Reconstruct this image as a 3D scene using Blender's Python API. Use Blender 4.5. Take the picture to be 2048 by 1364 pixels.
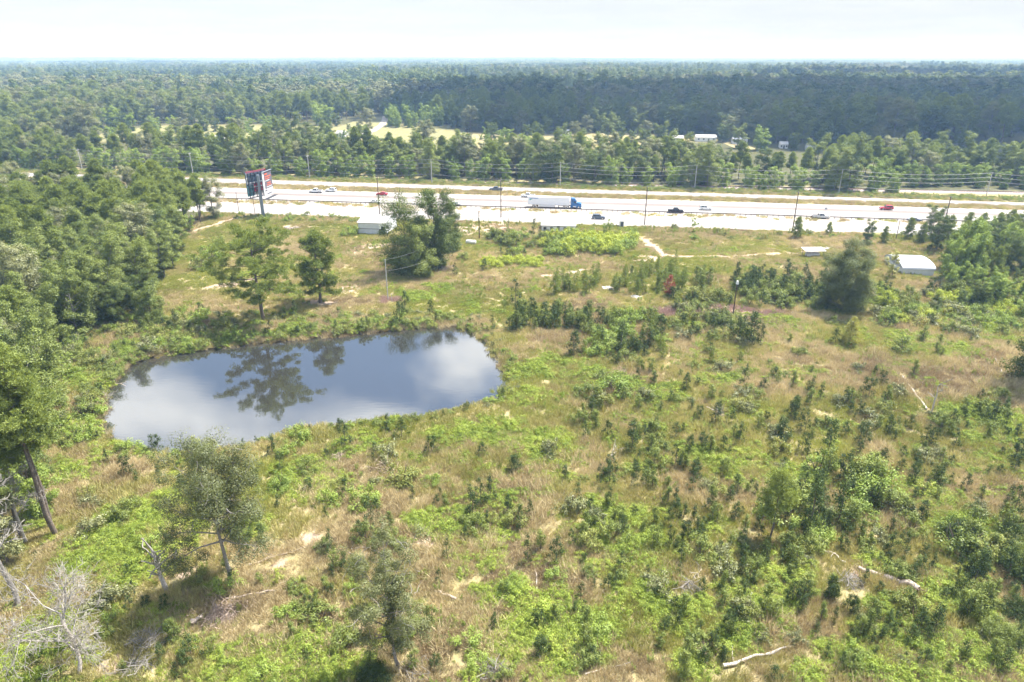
import bpy, math, random
import numpy as np
from mathutils import Vector, Matrix

# ------------------------------------------------------------------ camera, sky, sun, exposure
sc = bpy.context.scene
for o in list(bpy.data.objects): bpy.data.objects.remove(o)
COL = sc.collection
CAMH, PITCH, F = 55.0, math.radians(22.78), 1365.0
cam = bpy.data.cameras.new('camera'); cam.sensor_width = 36; cam.lens = 36 * F / 2048
cam.clip_start = 1; cam.clip_end = 80000
cob = bpy.data.objects.new('camera', cam); COL.objects.link(cob)
cob.location = (0, 0, CAMH); cob.rotation_euler = (math.pi / 2 - PITCH, 0, 0)
sc.camera = cob
SUN_EL, SUN_AZ = math.radians(61), math.radians(50)          # azimuth clockwise from +Y
sd = Vector((math.sin(SUN_AZ) * math.cos(SUN_EL), math.cos(SUN_AZ) * math.cos(SUN_EL), math.sin(SUN_EL)))
sl = bpy.data.lights.new('sun', 'SUN'); sl.energy = 5.0; sl.angle = math.radians(0.53); sl.color = (1, .955, .88)
so = bpy.data.objects.new('sun', sl); COL.objects.link(so)
so.rotation_euler = sd.to_track_quat('Z', 'Y').to_euler(); so.location = (0, 0, 300)
sc.view_settings.view_transform = 'Standard'; sc.view_settings.look = 'None'
sc.view_settings.exposure = 1.60; sc.view_settings.gamma = 1; sc.view_settings.use_curve_mapping = False
cy = sc.cycles
cy.max_bounces = 5; cy.diffuse_bounces = 3; cy.glossy_bounces = 2; cy.transmission_bounces = 3
cy.transparent_max_bounces = 6; cy.volume_bounces = 0
cy.use_denoising = True
try:
    cy.denoiser = 'OPENIMAGEDENOISE'; cy.denoising_input_passes = 'RGB_ALBEDO_NORMAL'
except Exception: pass
cy.use_adaptive_sampling = True; cy.adaptive_threshold = 0.02
cy.caustics_reflective = False; cy.caustics_refractive = False

w = bpy.data.worlds.new('World'); sc.world = w; w.use_nodes = True
nt = w.node_tree; nt.nodes.clear()
def N(nt, typ, **kw):
    n = nt.nodes.new(typ)
    for k, v in kw.items(): setattr(n, k, v)
    return n
out = N(nt, 'ShaderNodeOutputWorld'); bg = N(nt, 'ShaderNodeBackground')
sky = N(nt, 'ShaderNodeTexSky', sky_type='NISHITA', sun_disc=False)
sky.sun_elevation = SUN_EL; sky.sun_rotation = SUN_AZ; sky.air_density = 1.0; sky.dust_density = 0.5; sky.ozone_density = 2.0
tc = N(nt, 'ShaderNodeTexCoord'); sep = N(nt, 'ShaderNodeSeparateXYZ')
mx = N(nt, 'ShaderNodeMath', operation='MAXIMUM'); mx.inputs[1].default_value = 0.0
ad = N(nt, 'ShaderNodeMath', operation='ADD'); ad.inputs[1].default_value = 0.09
dx = N(nt, 'ShaderNodeMath', operation='DIVIDE'); dy = N(nt, 'ShaderNodeMath', operation='DIVIDE')
cmb = N(nt, 'ShaderNodeCombineXYZ')
L = nt.links.new
L(tc.outputs['Generated'], sep.inputs[0]); L(sep.outputs[2], mx.inputs[0]); L(mx.outputs[0], ad.inputs[0])
L(sep.outputs[0], dx.inputs[0]); L(ad.outputs[0], dx.inputs[1]); L(sep.outputs[1], dy.inputs[0]); L(ad.outputs[0], dy.inputs[1])
L(dx.outputs[0], cmb.inputs[0]); L(dy.outputs[0], cmb.inputs[1])
cmb.inputs[2].default_value = 33.9                      # which layer of the cloud noise
cn = N(nt, 'ShaderNodeTexNoise'); cn.inputs['Scale'].default_value = 1.7; cn.inputs['Detail'].default_value = 9
cn.inputs['Roughness'].default_value = 0.52; cn.inputs['Distortion'].default_value = 0.25
L(cmb.outputs[0], cn.inputs['Vector'])
cr = N(nt, 'ShaderNodeMapRange'); cr.inputs['From Min'].default_value = 0.47; cr.inputs['From Max'].default_value = 0.62
L(cn.outputs[0], cr.inputs['Value'])
# towards the horizon the cloud layer and the thick air close up to white
hz = N(nt, 'ShaderNodeMapRange'); hz.inputs['From Min'].default_value = 0.07; hz.inputs['From Max'].default_value = 0.30
hz.inputs['To Min'].default_value = 0.97; hz.inputs['To Max'].default_value = 0.0
L(sep.outputs[2], hz.inputs['Value'])
mxc = N(nt, 'ShaderNodeMath', operation='MAXIMUM'); L(cr.outputs[0], mxc.inputs[0]); L(hz.outputs[0], mxc.inputs[1])
cl2 = N(nt, 'ShaderNodeMapRange'); cl2.inputs['From Min'].default_value = 0.35; cl2.inputs['From Max'].default_value = 0.75
L(cn.outputs[0], cl2.inputs['Value'])
cmix = N(nt, 'ShaderNodeMix', data_type='RGBA')
cmix.inputs[6].default_value = (3.25, 3.42, 3.6, 1); cmix.inputs[7].default_value = (3.6, 3.72, 3.82, 1)
L(cl2.outputs[0], cmix.inputs[0])
# sunlit heaps higher up are whiter than the veiled band at the horizon
ch = N(nt, 'ShaderNodeMapRange'); ch.inputs['From Min'].default_value = 0.10; ch.inputs['From Max'].default_value = 0.35
ch.inputs['To Min'].default_value = 1.0; ch.inputs['To Max'].default_value = 2.7
L(sep.outputs[2], ch.inputs['Value'])
chm = N(nt, 'ShaderNodeMix', data_type='RGBA', blend_type='MULTIPLY'); chm.inputs[0].default_value = 1.0
L(cmix.outputs[2], chm.inputs[6]); L(ch.outputs[0], chm.inputs[7])
wmix = N(nt, 'ShaderNodeMix', data_type='RGBA')
L(mxc.outputs[0], wmix.inputs[0]); L(sky.outputs[0], wmix.inputs[6]); L(chm.outputs[2], wmix.inputs[7])
L(wmix.outputs[2], bg.inputs['Color']); bg.inputs['Strength'].default_value = 0.085
L(bg.outputs[0], out.inputs['Surface'])

# ------------------------------------------------------------------ projection helpers (photo pixel -> ground point)
CT, ST = math.cos(PITCH), math.sin(PITCH)
def at(px, py, z=0.0):
    u, v = (px - 1024) / F, (682 - py) / F
    d = np.array([u, CT + v * ST, -ST + v * CT])
    t = (CAMH - z) / -d[2]
    return Vector((d[0] * t, d[1] * t, z))
def project(P):
    P = np.asarray(P, float); X, Y, Z = P[..., 0], P[..., 1], P[..., 2] - CAMH
    zc = Y * CT - Z * ST; yc = Y * ST + Z * CT
    zc = np.where(zc < 1e-3, 1e-3, zc)
    return 1024 + F * X / zc, 682 - F * yc / zc, zc
def height(px, py, ptop):
    b = at(px, py); v = (682 - ptop) / F
    return CAMH + b.y * (-ST + v * CT) / (CT + v * ST)
def inpoly(x, y, poly):
    x = np.asarray(x, float); y = np.asarray(y, float); c = np.zeros(x.shape, bool); n = len(poly)
    for i in range(n):
        x1, y1 = poly[i]; x2, y2 = poly[(i + 1) % n]
        if y1 == y2: continue
        m = ((y1 > y) != (y2 > y)) & (x < (x2 - x1) * (y - y1) / (y2 - y1) + x1)
        c ^= m
    return c
def segdist(x, y, pts, closed=False):
    d = np.full(np.shape(x), 1e9); n = len(pts)
    for i in range(n if closed else n - 1):
        ax, ay = pts[i][0], pts[i][1]; bx, by = pts[(i + 1) % n][0], pts[(i + 1) % n][1]
        ux, uy = bx - ax, by - ay; L2 = ux * ux + uy * uy + 1e-9
        t = np.clip(((x - ax) * ux + (y - ay) * uy) / L2, 0, 1)
        d = np.minimum(d, np.hypot(x - ax - t * ux, y - ay - t * uy))
    return d
def smooth(a, b, x):
    t = np.clip((x - a) / (b - a), 0, 1); return t * t * (3 - 2 * t)
def vnoise(x, y, s, seed=0):
    rs = np.random.RandomState(seed); T = rs.rand(64, 64)
    x = np.asarray(x) / s; y = np.asarray(y) / s
    xi = np.floor(x).astype(int); yi = np.floor(y).astype(int); fx = x - xi; fy = y - yi
    fx = fx * fx * (3 - 2 * fx); fy = fy * fy * (3 - 2 * fy)
    g = lambda i, j: T[i % 64, j % 64]
    return (g(xi, yi) * (1 - fx) + g(xi + 1, yi) * fx) * (1 - fy) + (g(xi, yi + 1) * (1 - fx) + g(xi + 1, yi + 1) * fx) * fy

# ------------------------------------------------------------------ mesh builder
class MB:
    def __init__(s): s.v = []; s.f = []; s.m = []; s.n = 0; s.sm = []
    def add(s, V, Fc, mat=0, smooth_=False):
        V = np.asarray(V, float).reshape(-1, 3); Fc = np.asarray(Fc, int)
        s.v.append(V); s.f.append(Fc + s.n); s.m.append(np.full(len(Fc), mat)); s.sm.append(np.full(len(Fc), smooth_)); s.n += len(V); return s
    def poly(s, V, mat=0): return s.add(V, [list(range(len(V)))], mat)
    def box(s, c, d, mat=0, rz=0, taper=(1, 1), rot=None):
        x, y, z = d[0] / 2, d[1] / 2, d[2] / 2
        V = np.array([[-x, -y, -z], [x, -y, -z], [x, y, -z], [-x, y, -z]] +
                     [[-x * taper[0], -y * taper[1], z], [x * taper[0], -y * taper[1], z], [x * taper[0], y * taper[1], z], [-x * taper[0], y * taper[1], z]])
        if rot is not None: V = V @ np.array(rot).T
        if rz:
            c_, s_ = math.cos(rz), math.sin(rz); V = V @ np.array([[c_, -s_, 0], [s_, c_, 0], [0, 0, 1]]).T
        return s.add(V + np.array(c), [[0, 3, 2, 1], [4, 5, 6, 7], [0, 1, 5, 4], [1, 2, 6, 5], [2, 3, 7, 6], [3, 0, 4, 7]], mat)
    def prism(s, prof, a, b, mat=0, axis='y', taper=None):
        """profile of (x,z) points extruded from y=a to y=b"""
        n = len(prof); P = np.array(prof, float)
        V = np.zeros((2 * n, 3)); V[:n, 0] = P[:, 0]; V[:n, 2] = P[:, 1]; V[n:] = V[:n]; V[:n, 1] = a; V[n:, 1] = b
        for i in range(n): s.poly([V[i], V[(i + 1) % n], V[n + (i + 1) % n], V[n + i]], mat)
        s.poly(V[:n], mat); s.poly(V[n:][::-1], mat); return s
    def tube(s, pts, rad, k=6, mat=0, cap=True, smooth_=True):
        P = np.asarray(pts, float); n = len(P); R = np.broadcast_to(np.asarray(rad, float), (n,))
        T = np.gradient(P, axis=0); T /= np.linalg.norm(T, axis=1)[:, None] + 1e-9
        ref = np.array([0.0, 0, 1]) if abs(T[0, 2]) < .9 else np.array([1.0, 0, 0])
        A = np.cross(T, ref); A /= np.linalg.norm(A, axis=1)[:, None] + 1e-9; B = np.cross(T, A)
        th = np.arange(k) * 2 * math.pi / k
        V = P[:, None] + R[:, None, None] * (A[:, None] * np.cos(th)[None, :, None] + B[:, None] * np.sin(th)[None, :, None])
        i = np.arange(n - 1)[:, None] * k; j = np.arange(k)[None]; j2 = (j + 1) % k
        Fc = np.stack([i + j, i + j2, i + k + j2, i + k + j], -1).reshape(-1, 4)
        s.add(V.reshape(-1, 3), Fc, mat, smooth_)
        if cap:
            s.poly(V[0][::-1], mat); s.poly(V[-1], mat)
        return s
    def rhomb(s, C, t, b, Ln, Wd, mat=0):
        C = np.asarray(C); n = len(C); Ln = np.broadcast_to(Ln, (n,))[:, None]; Wd = np.broadcast_to(Wd, (n,))[:, None]
        V = np.stack([C - t * Ln / 2, C + b * Wd / 2, C + t * Ln / 2, C - b * Wd / 2], 1).reshape(-1, 3)
        return s.add(V, np.arange(4 * n).reshape(n, 4), mat)
    def merge(s, o, mat=0, M=None):
        for V, Fc, m, sm in zip(o.v, o.f, o.m, o.sm): pass
        for V in o.v: s.v.append(V if M is None else V @ np.array(M.to_3x3()).T + np.array(M.translation))
        s.f += [Fc + s.n for Fc in o.f]; s.m += [m + mat for m in o.m]; s.sm += list(o.sm); s.n += o.n; return s
    def mesh(s, name, mats):
        me = bpy.data.meshes.new(name)
        V = np.concatenate(s.v) if s.v else np.zeros((0, 3))
        tot = np.concatenate([np.full(len(f), f.shape[1]) for f in s.f]); li = np.concatenate([f.ravel() for f in s.f])
        st = np.concatenate([[0], np.cumsum(tot)[:-1]])
        me.vertices.add(len(V)); me.vertices.foreach_set('co', V.astype(np.float32).ravel())
        me.loops.add(len(li)); me.loops.foreach_set('vertex_index', li.astype(np.int32))
        me.polygons.add(len(tot)); me.polygons.foreach_set('loop_start', st.astype(np.int32)); me.polygons.foreach_set('loop_total', tot.astype(np.int32))
        me.polygons.foreach_set('material_index', np.concatenate(s.m).astype(np.int32))
        me.polygons.foreach_set('use_smooth', np.concatenate(s.sm).astype(bool))
        me.update(calc_edges=True); me.validate()
        for m in (mats if isinstance(mats, (list, tuple)) else [mats]): me.materials.append(M_[m] if isinstance(m, str) else m)
        return me
    def build(s, name, mats, parent=None, loc=None, rz=0):
        o = bpy.data.objects.new(name, s.mesh(name, mats)); COL.objects.link(o)
        if parent is not None: o.parent = parent
        if loc is not None: o.location = loc
        o.rotation_euler.z = rz
        return o
def link(name, me, parent=None, loc=None, rz=0, scale=None):
    o = bpy.data.objects.new(name, me); COL.objects.link(o)
    if parent is not None: o.parent = parent
    if loc is not None: o.location = loc
    o.rotation_euler.z = rz
    if scale is not None: o.scale = (scale,) * 3 if np.isscalar(scale) else scale
    return o
def tag(o, label, cat, group=None, kind=None):
    o['label'] = label; o['category'] = cat
    if group: o['group'] = group
    if kind: o['kind'] = kind
    return o
def empty(name, loc=(0, 0, 0), rz=0, label=None, cat=None, group=None, scale=None):
    o = bpy.data.objects.new(name, None); COL.objects.link(o); o.location = loc; o.rotation_euler.z = rz
    o.empty_display_size = .5
    if scale is not None: o.scale = (scale,) * 3 if np.isscalar(scale) else scale
    if label: tag(o, label, cat, group)
    return o

# ------------------------------------------------------------------ materials
M_ = {}
def mat(name):
    m = bpy.data.materials.new(name); m.use_nodes = True; M_[name] = m; m.node_tree.nodes.clear(); return m.node_tree
def simple(name, col, rough=.7, metal=0, var=.15, scale=3.0, bump=0.0, spec=.3, dirt=None):
    t = mat(name); o = N(t, 'ShaderNodeOutputMaterial'); p = N(t, 'ShaderNodeBsdfPrincipled')
    p.inputs['Roughness'].default_value = rough; p.inputs['Metallic'].default_value = metal; p.inputs['Specular IOR Level'].default_value = spec
    c = N(t, 'ShaderNodeTexCoord'); n = N(t, 'ShaderNodeTexNoise'); n.inputs['Scale'].default_value = scale; n.inputs['Detail'].default_value = 5
    t.links.new(c.outputs['Object'], n.inputs['Vector'])
    r = N(t, 'ShaderNodeValToRGB'); a = [max(0, x * (1 - var)) for x in col]; b = [min(1, x * (1 + var)) for x in col]
    if dirt: a = list(dirt)
    r.color_ramp.elements[0].position = .3; r.color_ramp.elements[1].position = .7
    r.color_ramp.elements[0].color = (*a, 1); r.color_ramp.elements[1].color = (*b, 1)
    t.links.new(n.outputs[0], r.inputs[0]); t.links.new(r.outputs[0], p.inputs['Base Color'])
    if bump:
        bm = N(t, 'ShaderNodeBump'); bm.inputs['Strength'].default_value = bump; bm.inputs['Distance'].default_value = .05
        t.links.new(n.outputs[0], bm.inputs['Height']); t.links.new(bm.outputs[0], p.inputs['Normal'])
    t.links.new(p.outputs[0], o.inputs[0])
def leaf(name, ca, cb, trans=.3, isl=.5, objv=.35, gloss=.05, cc=None, ns=.9, pw=.5):
    """ca..cb: colour range over leaves and plants, cc: occasional third colour"""
    def soft(c_):                                   # dusty late-summer greens
        if c_ is None: return None
        y_ = .3 * c_[0] + .59 * c_[1] + .11 * c_[2]; return tuple(.93 * a_ + .07 * y_ * k_ for a_, k_ in zip(c_, (1.12, 1.0, .8)))
    ca, cb, cc = soft(ca), soft(cb), soft(cc)
    t = mat(name); lk = t.links.new; o = N(t, 'ShaderNodeOutputMaterial')
    g = N(t, 'ShaderNodeNewGeometry'); oi = N(t, 'ShaderNodeObjectInfo'); c = N(t, 'ShaderNodeTexCoord')
    nz = N(t, 'ShaderNodeTexNoise'); nz.inputs['Scale'].default_value = ns; nz.inputs['Detail'].default_value = 2
    lk(c.outputs['Object'], nz.inputs['Vector'])
    ln = N(t, 'ShaderNodeTexNoise'); ln.inputs['Scale'].default_value = .035; ln.inputs['Detail'].default_value = 2; lk(oi.outputs['Location'], ln.inputs['Vector'])
    def mul(a, k, add=None):
        m = N(t, 'ShaderNodeMath', operation='MULTIPLY_ADD'); lk(a, m.inputs[0]); m.inputs[1].default_value = k
        if add is None: m.inputs[2].default_value = 0
        else: lk(add, m.inputs[2])
        return m.outputs[0]
    s = mul(g.outputs['Random Per Island'], isl); s = mul(oi.outputs['Random'], objv, s); s = mul(nz.outputs[0], .5, s); s = mul(ln.outputs[0], pw, s)
    mr = N(t, 'ShaderNodeMapRange'); tot = isl + objv + .5 + pw; mr.inputs['From Min'].default_value = tot * .27; mr.inputs['From Max'].default_value = tot * .73
    lk(s, mr.inputs['Value'])
    r = N(t, 'ShaderNodeValToRGB'); e = r.color_ramp.elements; e[0].color = (*ca, 1); e[1].color = (*cb, 1); e[1].position = .85 if cc else 1
    if cc: x = e.new(1.0); x.color = (*cc, 1)
    lk(mr.outputs[0], r.inputs[0])
    d = N(t, 'ShaderNodeBsdfDiffuse'); tr = N(t, 'ShaderNodeBsdfTranslucent'); mix = N(t, 'ShaderNodeMixShader'); mix.inputs[0].default_value = trans * .78
    hs = N(t, 'ShaderNodeHueSaturation'); hs.inputs['Hue'].default_value = .49; hs.inputs['Saturation'].default_value = 1.1; hs.inputs['Value'].default_value = 1.25
    lk(r.outputs[0], hs.inputs['Color']); lk(r.outputs[0], d.inputs[0]); lk(hs.outputs[0], tr.inputs[0])
    lk(d.outputs[0], mix.inputs[1]); lk(tr.outputs[0], mix.inputs[2])
    gl = N(t, 'ShaderNodeBsdfGlossy'); gl.inputs['Roughness'].default_value = .45; gl.inputs['Color'].default_value = (.9, .95, .9, 1)
    m2 = N(t, 'ShaderNodeMixShader'); m2.inputs[0].default_value = gloss
    lk(mix.outputs[0], m2.inputs[1]); lk(gl.outputs[0], m2.inputs[2]); lk(m2.outputs[0], o.inputs[0])

leaf('pine_needles', (.105, .15, .03), (.29, .345, .08), .38, gloss=.01)
leaf('broad_leaves', (.085, .125, .024), (.25, .295, .065), .33, gloss=.015)
leaf('oak_leaves', (.10, .115, .042), (.25, .26, .10), .32, gloss=.03)
leaf('far_leaves', (.055, .095, .024), (.20, .25, .055), .2, isl=.25, objv=.9, gloss=.01, cc=(.27, .27, .09), pw=.7)
leaf('lush_leaves', (.13, .20, .028), (.30, .385, .07), .4, gloss=.015)
leaf('vine_leaves', (.055, .085, .02), (.15, .195, .046), .3, gloss=.01)
leaf('sapling_leaves', (.028, .050, .016), (.09, .13, .036), .28, gloss=.008)
leaf('bramble_leaves', (.10, .165, .018), (.34, .42, .055), .4, gloss=.012, cc=(.42, .39, .11))
leaf('bramble_dark', (.12, .15, .03), (.29, .31, .08), .35, gloss=.012, cc=(.36, .24, .10))
leaf('yellow_leaves', (.23, .30, .03), (.42, .47, .06), .42, gloss=.012)
leaf('weed_leaves', (.19, .26, .05), (.37, .44, .13), .38, gloss=.012)
leaf('grey_oak_leaves', (.065, .088, .028), (.17, .20, .07), .3, gloss=.015)
leaf('dark_oak_leaves', (.06, .078, .026), (.17, .185, .065), .28, gloss=.02)
leaf('rust_needles', (.24, .06, .035), (.42, .14, .07), .2)
leaf('cypress_needles', (.28, .29, .05), (.44, .42, .10), .38)
leaf('grass_dry', (.27, .21, .105), (.70, .60, .35), .3, gloss=.01, isl=.35, ns=2.2)
leaf('grass_brown', (.20, .15, .08), (.48, .385, .23), .25, gloss=.01, isl=.35, ns=2.2)
leaf('grass_green', (.14, .175, .03), (.47, .48, .13), .35, gloss=.01, isl=.35, ns=2.2)
leaf('grass_pink', (.30, .20, .165), (.48, .34, .29), .25, gloss=.01, isl=.35, ns=2.2)
leaf('grass_olive', (.20, .195, .055), (.60, .55, .22), .3, gloss=.01, isl=.35, ns=2.2)
simple('bark', (.13, .105, .085), .9, var=.4, scale=6, bump=.6)
simple('bark_grey', (.20, .185, .17), .9, var=.35, scale=5, bump=.6)
simple('dead_wood', (.42, .375, .33), .85, var=.3, scale=4, bump=.3)
simple('dead_twigs', (.27, .25, .225), .85, var=.25, scale=2)
simple('brush', (.40, .31, .25), .9, var=.35, scale=3)
simple('log_wood', (.33, .275, .23), .9, var=.4, scale=4, bump=.4)
simple('root_soil', (.13, .09, .065), .95, var=.5, scale=3, bump=.6)
simple('concrete', (.27, .252, .235), .85, var=.09, scale=.12, spec=.2)
simple('concrete_far', (.24, .222, .215), .85, var=.09, scale=.12, spec=.2)
simple('asphalt_shoulder', (.175, .15, .138), .9, var=.08, scale=.15, spec=.2)
simple('verge_soil', (.30, .262, .22), .95, var=.15, scale=.25)
simple('ballast', (.36, .30, .28), .95, var=.2, scale=2)
simple('rail_steel', (.20, .14, .11), .6, metal=.4)
simple('dirt_pale', (.36, .31, .26), .95, var=.12, scale=.5)
simple('pole_wood', (.085, .058, .045), .9, var=.3, scale=3)
simple('pole_grey', (.42, .41, .39), .8, var=.15, scale=3)
simple('wire', (.30, .30, .31), .5, metal=.3)
simple('wire_dark', (.16, .15, .16), .5)
simple('steel_rail', (.13, .105, .10), .6, metal=.2, var=.3)
simple('white_paint', (.80, .80, .79), .35, var=.03, spec=.5)
simple('trailer_white', (.74, .75, .78), .4, var=.03, spec=.5)
simple('silver_paint', (.52, .53, .55), .3, metal=.3, var=.03, spec=.5)
simple('red_paint', (.42, .03, .05), .3, var=.05, spec=.5)
simple('blue_paint', (.025, .13, .34), .3, var=.05, spec=.5)
simple('black_paint', (.018, .018, .022), .25, var=.05, spec=.5)
simple('slate_paint', (.10, .12, .16), .3, var=.05, spec=.5)
simple('glass', (.02, .025, .03), .08, var=.05, spec=.6)
simple('rubber', (.02, .02, .02), .9)
simple('chrome', (.6, .6, .62), .25, metal=.8, var=.03)
simple('lamp_lens', (.8, .78, .7), .15, var=.02)
simple('tail_lens', (.4, .02, .02), .2, var=.02)
simple('underbody', (.04, .04, .045), .8)
simple('logo_blue', (.05, .19, .42), .5, var=.05)
simple('logo_green', (.05, .42, .28), .5, var=.05)
simple('roof_metal', (.36, .35, .34), .45, var=.06, scale=.6)
simple('roof_blue', (.33, .35, .39), .45, var=.05, scale=.6)
simple('wall_metal', (.58, .60, .62), .55, var=.08, scale=.8)
simple('wall_white', (.72, .71, .69), .7, var=.06)
simple('roof_grey', (.34, .34, .36), .8, var=.12)
simple('painted_bay_shade', (.02, .02, .022), .9)  # near-black colour painting the shade inside the shed's open bay
simple('trim_dark', (.10, .10, .11), .7)
simple('steel_pole', (.24, .27, .31), .5, metal=.3, var=.08)
simple('steel_black', (.025, .028, .038), .6)
simple('board_slate', (.12, .11, .13), .6, var=.05)
simple('board_back', (.10, .14, .19), .7, var=.3, scale=1)
simple('board_teal', (.07, .18, .20), .7, var=.1)
simple('board_red', (.34, .04, .06), .6, var=.1)
simple('board_orange', (.55, .11, .05), .6, var=.05)
simple('board_white', (.55, .56, .58), .6, var=.04)
simple('junk_pale', (.62, .58, .55), .8, var=.2)
simple('soil_under', (.12, .095, .06), .95, var=.3, scale=.3)

# pond water: clear dark water over mud, faint ripples
t = mat('water'); o_ = N(t, 'ShaderNodeOutputMaterial'); p = N(t, 'ShaderNodeBsdfPrincipled')
p.inputs['Base Color'].default_value = (.026, .026, .024, 1); p.inputs['Roughness'].default_value = .03; p.inputs['IOR'].default_value = 2.8
c = N(t, 'ShaderNodeTexCoord'); mp = N(t, 'ShaderNodeMapping'); mp.inputs['Scale'].default_value = (.55, 1.7, 1)
n1 = N(t, 'ShaderNodeTexNoise'); n1.inputs['Scale'].default_value = 1.1; n1.inputs['Detail'].default_value = 3
bm = N(t, 'ShaderNodeBump'); bm.inputs['Strength'].default_value = .03; bm.inputs['Distance'].default_value = .1
t.links.new(c.outputs['Object'], mp.inputs[0]); t.links.new(mp.outputs[0], n1.inputs['Vector']); t.links.new(n1.outputs[0], bm.inputs['Height'])
t.links.new(bm.outputs[0], p.inputs['Normal']); t.links.new(p.outputs[0], o_.inputs[0])

# ground: soil and short grass, colours by noise, with bare soil / forest floor / field zones from attributes
t = mat('ground'); lk = t.links.new; o_ = N(t, 'ShaderNodeOutputMaterial'); p = N(t, 'ShaderNodeBsdfPrincipled')
p.inputs['Roughness'].default_value = .95; p.inputs['Specular IOR Level'].default_value = .1
c = N(t, 'ShaderNodeTexCoord')
def noise(s, d=6, r=.6):
    n = N(t, 'ShaderNodeTexNoise'); n.inputs['Scale'].default_value = s; n.inputs['Detail'].default_value = d; n.inputs['Roughness'].default_value = r
    lk(c.outputs['Object'], n.inputs['Vector']); return n.outputs[0]
def ramp(v, stops):
    r = N(t, 'ShaderNodeValToRGB'); e = r.color_ramp.elements
    while len(e) < len(stops): e.new(.5)
    for el, (pos, col) in zip(e, stops): el.position = pos; el.color = (*col, 1)
    lk(v, r.inputs[0]); return r.outputs[0]
def mixc(f, a, b):
    m = N(t, 'ShaderNodeMix', data_type='RGBA'); lk(f, m.inputs[0]); lk(a, m.inputs[6]); lk(b, m.inputs[7]); return m.outputs[2]
def attr(nm):
    a = N(t, 'ShaderNodeAttribute'); a.attribute_name = nm; return a.outputs['Fac']
def mth(op, a, b):
    m = N(t, 'ShaderNodeMath', operation=op)
    for i, x in enumerate((a, b)):
        if isinstance(x, (int, float)): m.inputs[i].default_value = x
        else: lk(x, m.inputs[i])
    return m.outputs[0]
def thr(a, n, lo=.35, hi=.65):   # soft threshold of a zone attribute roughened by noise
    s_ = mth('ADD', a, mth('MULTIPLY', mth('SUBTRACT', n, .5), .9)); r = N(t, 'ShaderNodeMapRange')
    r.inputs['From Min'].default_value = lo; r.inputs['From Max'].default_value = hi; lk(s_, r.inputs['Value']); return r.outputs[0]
big, mid_, fine = noise(.05, 5), noise(.5, 6), noise(4, 4, .7)
grass = ramp(mid_, [(.25, (.15, .15, .06)), (.45, (.24, .215, .10)), (.6, (.31, .255, .14)), (.78, (.24, .235, .095))])
dry = ramp(mth('MULTIPLY_ADD' if False else 'ADD', mth('MULTIPLY', mid_, .6), mth('MULTIPLY', fine, .4)), [(.3, (.19, .165, .08)), (.5, (.265, .225, .12)), (.7, (.33, .28, .16))])
r_ = N(t, 'ShaderNodeMapRange'); r_.inputs['From Min'].default_value = .42; r_.inputs['From Max'].default_value = .6; lk(big, r_.inputs['Value'])
colr = mixc(r_.outputs[0], grass, dry)
soil = ramp(fine, [(.3, (.27, .20, .145)), (.7, (.38, .30, .23))])
field = ramp(mid_, [(.3, (.155, .16, .065)), (.7, (.235, .21, .11))])
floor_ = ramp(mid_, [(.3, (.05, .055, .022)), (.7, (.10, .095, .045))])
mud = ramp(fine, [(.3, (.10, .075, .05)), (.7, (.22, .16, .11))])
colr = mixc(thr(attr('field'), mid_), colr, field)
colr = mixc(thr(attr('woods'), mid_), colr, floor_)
colr = mixc(thr(attr('bare'), mid_), colr, soil)
colr = mixc(thr(attr('mud'), mid_), colr, mud)
lk(colr, p.inputs['Base Color'])
bm = N(t, 'ShaderNodeBump'); bm.inputs['Strength'].default_value = .7; bm.inputs['Distance'].default_value = .25; lk(mid_, bm.inputs['Height']); lk(bm.outputs[0], p.inputs['Normal'])
lk(p.outputs[0], o_.inputs[0])

# ------------------------------------------------------------------ layout on the ground
WATER_Z = -.55
POND_PX = [(206, 868), (208, 829), (208, 795), (234, 757), (255, 734), (305, 715), (368, 707), (469, 692), (565, 682), (696, 671), (770, 664), (830, 657),
           (880, 653), (922, 656), (950, 668), (969, 686), (998, 728), (1011, 766), (990, 795), (935, 815), (855, 832), (763, 838), (704, 848), (620, 855), (565, 865),
           (500, 890), (420, 905), (330, 905), (260, 895)]
POND = [tuple(at(x, y, WATER_Z))[:2] for x, y in POND_PX]
POND_BOX = (min(p[0] for p in POND), max(p[0] for p in POND), min(p[1] for p in POND), max(p[1] for p in POND))
def pond_sd(x, y):                       # signed distance, negative in the pond
    x = np.asarray(x, float); y = np.asarray(y, float); d = np.full(x.shape, 99.0)
    m = (x > POND_BOX[0] - 30) & (x < POND_BOX[1] + 30) & (y > POND_BOX[2] - 30) & (y < POND_BOX[3] + 30)
    if m.any():
        xx, yy = x[m], y[m]; dd = segdist(xx, yy, POND, True); dd = np.where(inpoly(xx, yy, POND), -dd, dd); d[m] = dd
    return d
def gz(x, y):
    x = np.asarray(x, float); y = np.asarray(y, float)
    z = (vnoise(x, y, 17, 1) - .5) * .9 + (vnoise(x, y, 5, 2) - .5) * .35 + (vnoise(x, y, 2, 9) - .5) * .15
    z *= 1 - smooth(205, 235, y + .03 * x * 0)
    sdv = pond_sd(x, y); k = smooth(-2.5, 2.2, sdv)
    z = np.where(sdv < 30, (z * smooth(0, 6, sdv)) * k + (1 - k) * -2.2, z)
    far = smooth(2600, 9000, np.hypot(x, y))
    z = z + far * (vnoise(x, y, 2300, 5) - .55) * 26 - .02 * (y > 225)
    return z
def gzs(x, y): return float(gz(np.array([x]), np.array([y]))[0])
def on(px, py):                            # ground point under a photo pixel, at terrain height
    p = at(px, py)
    return Vector((p.x, p.y, gzs(p.x, p.y)))
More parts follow.
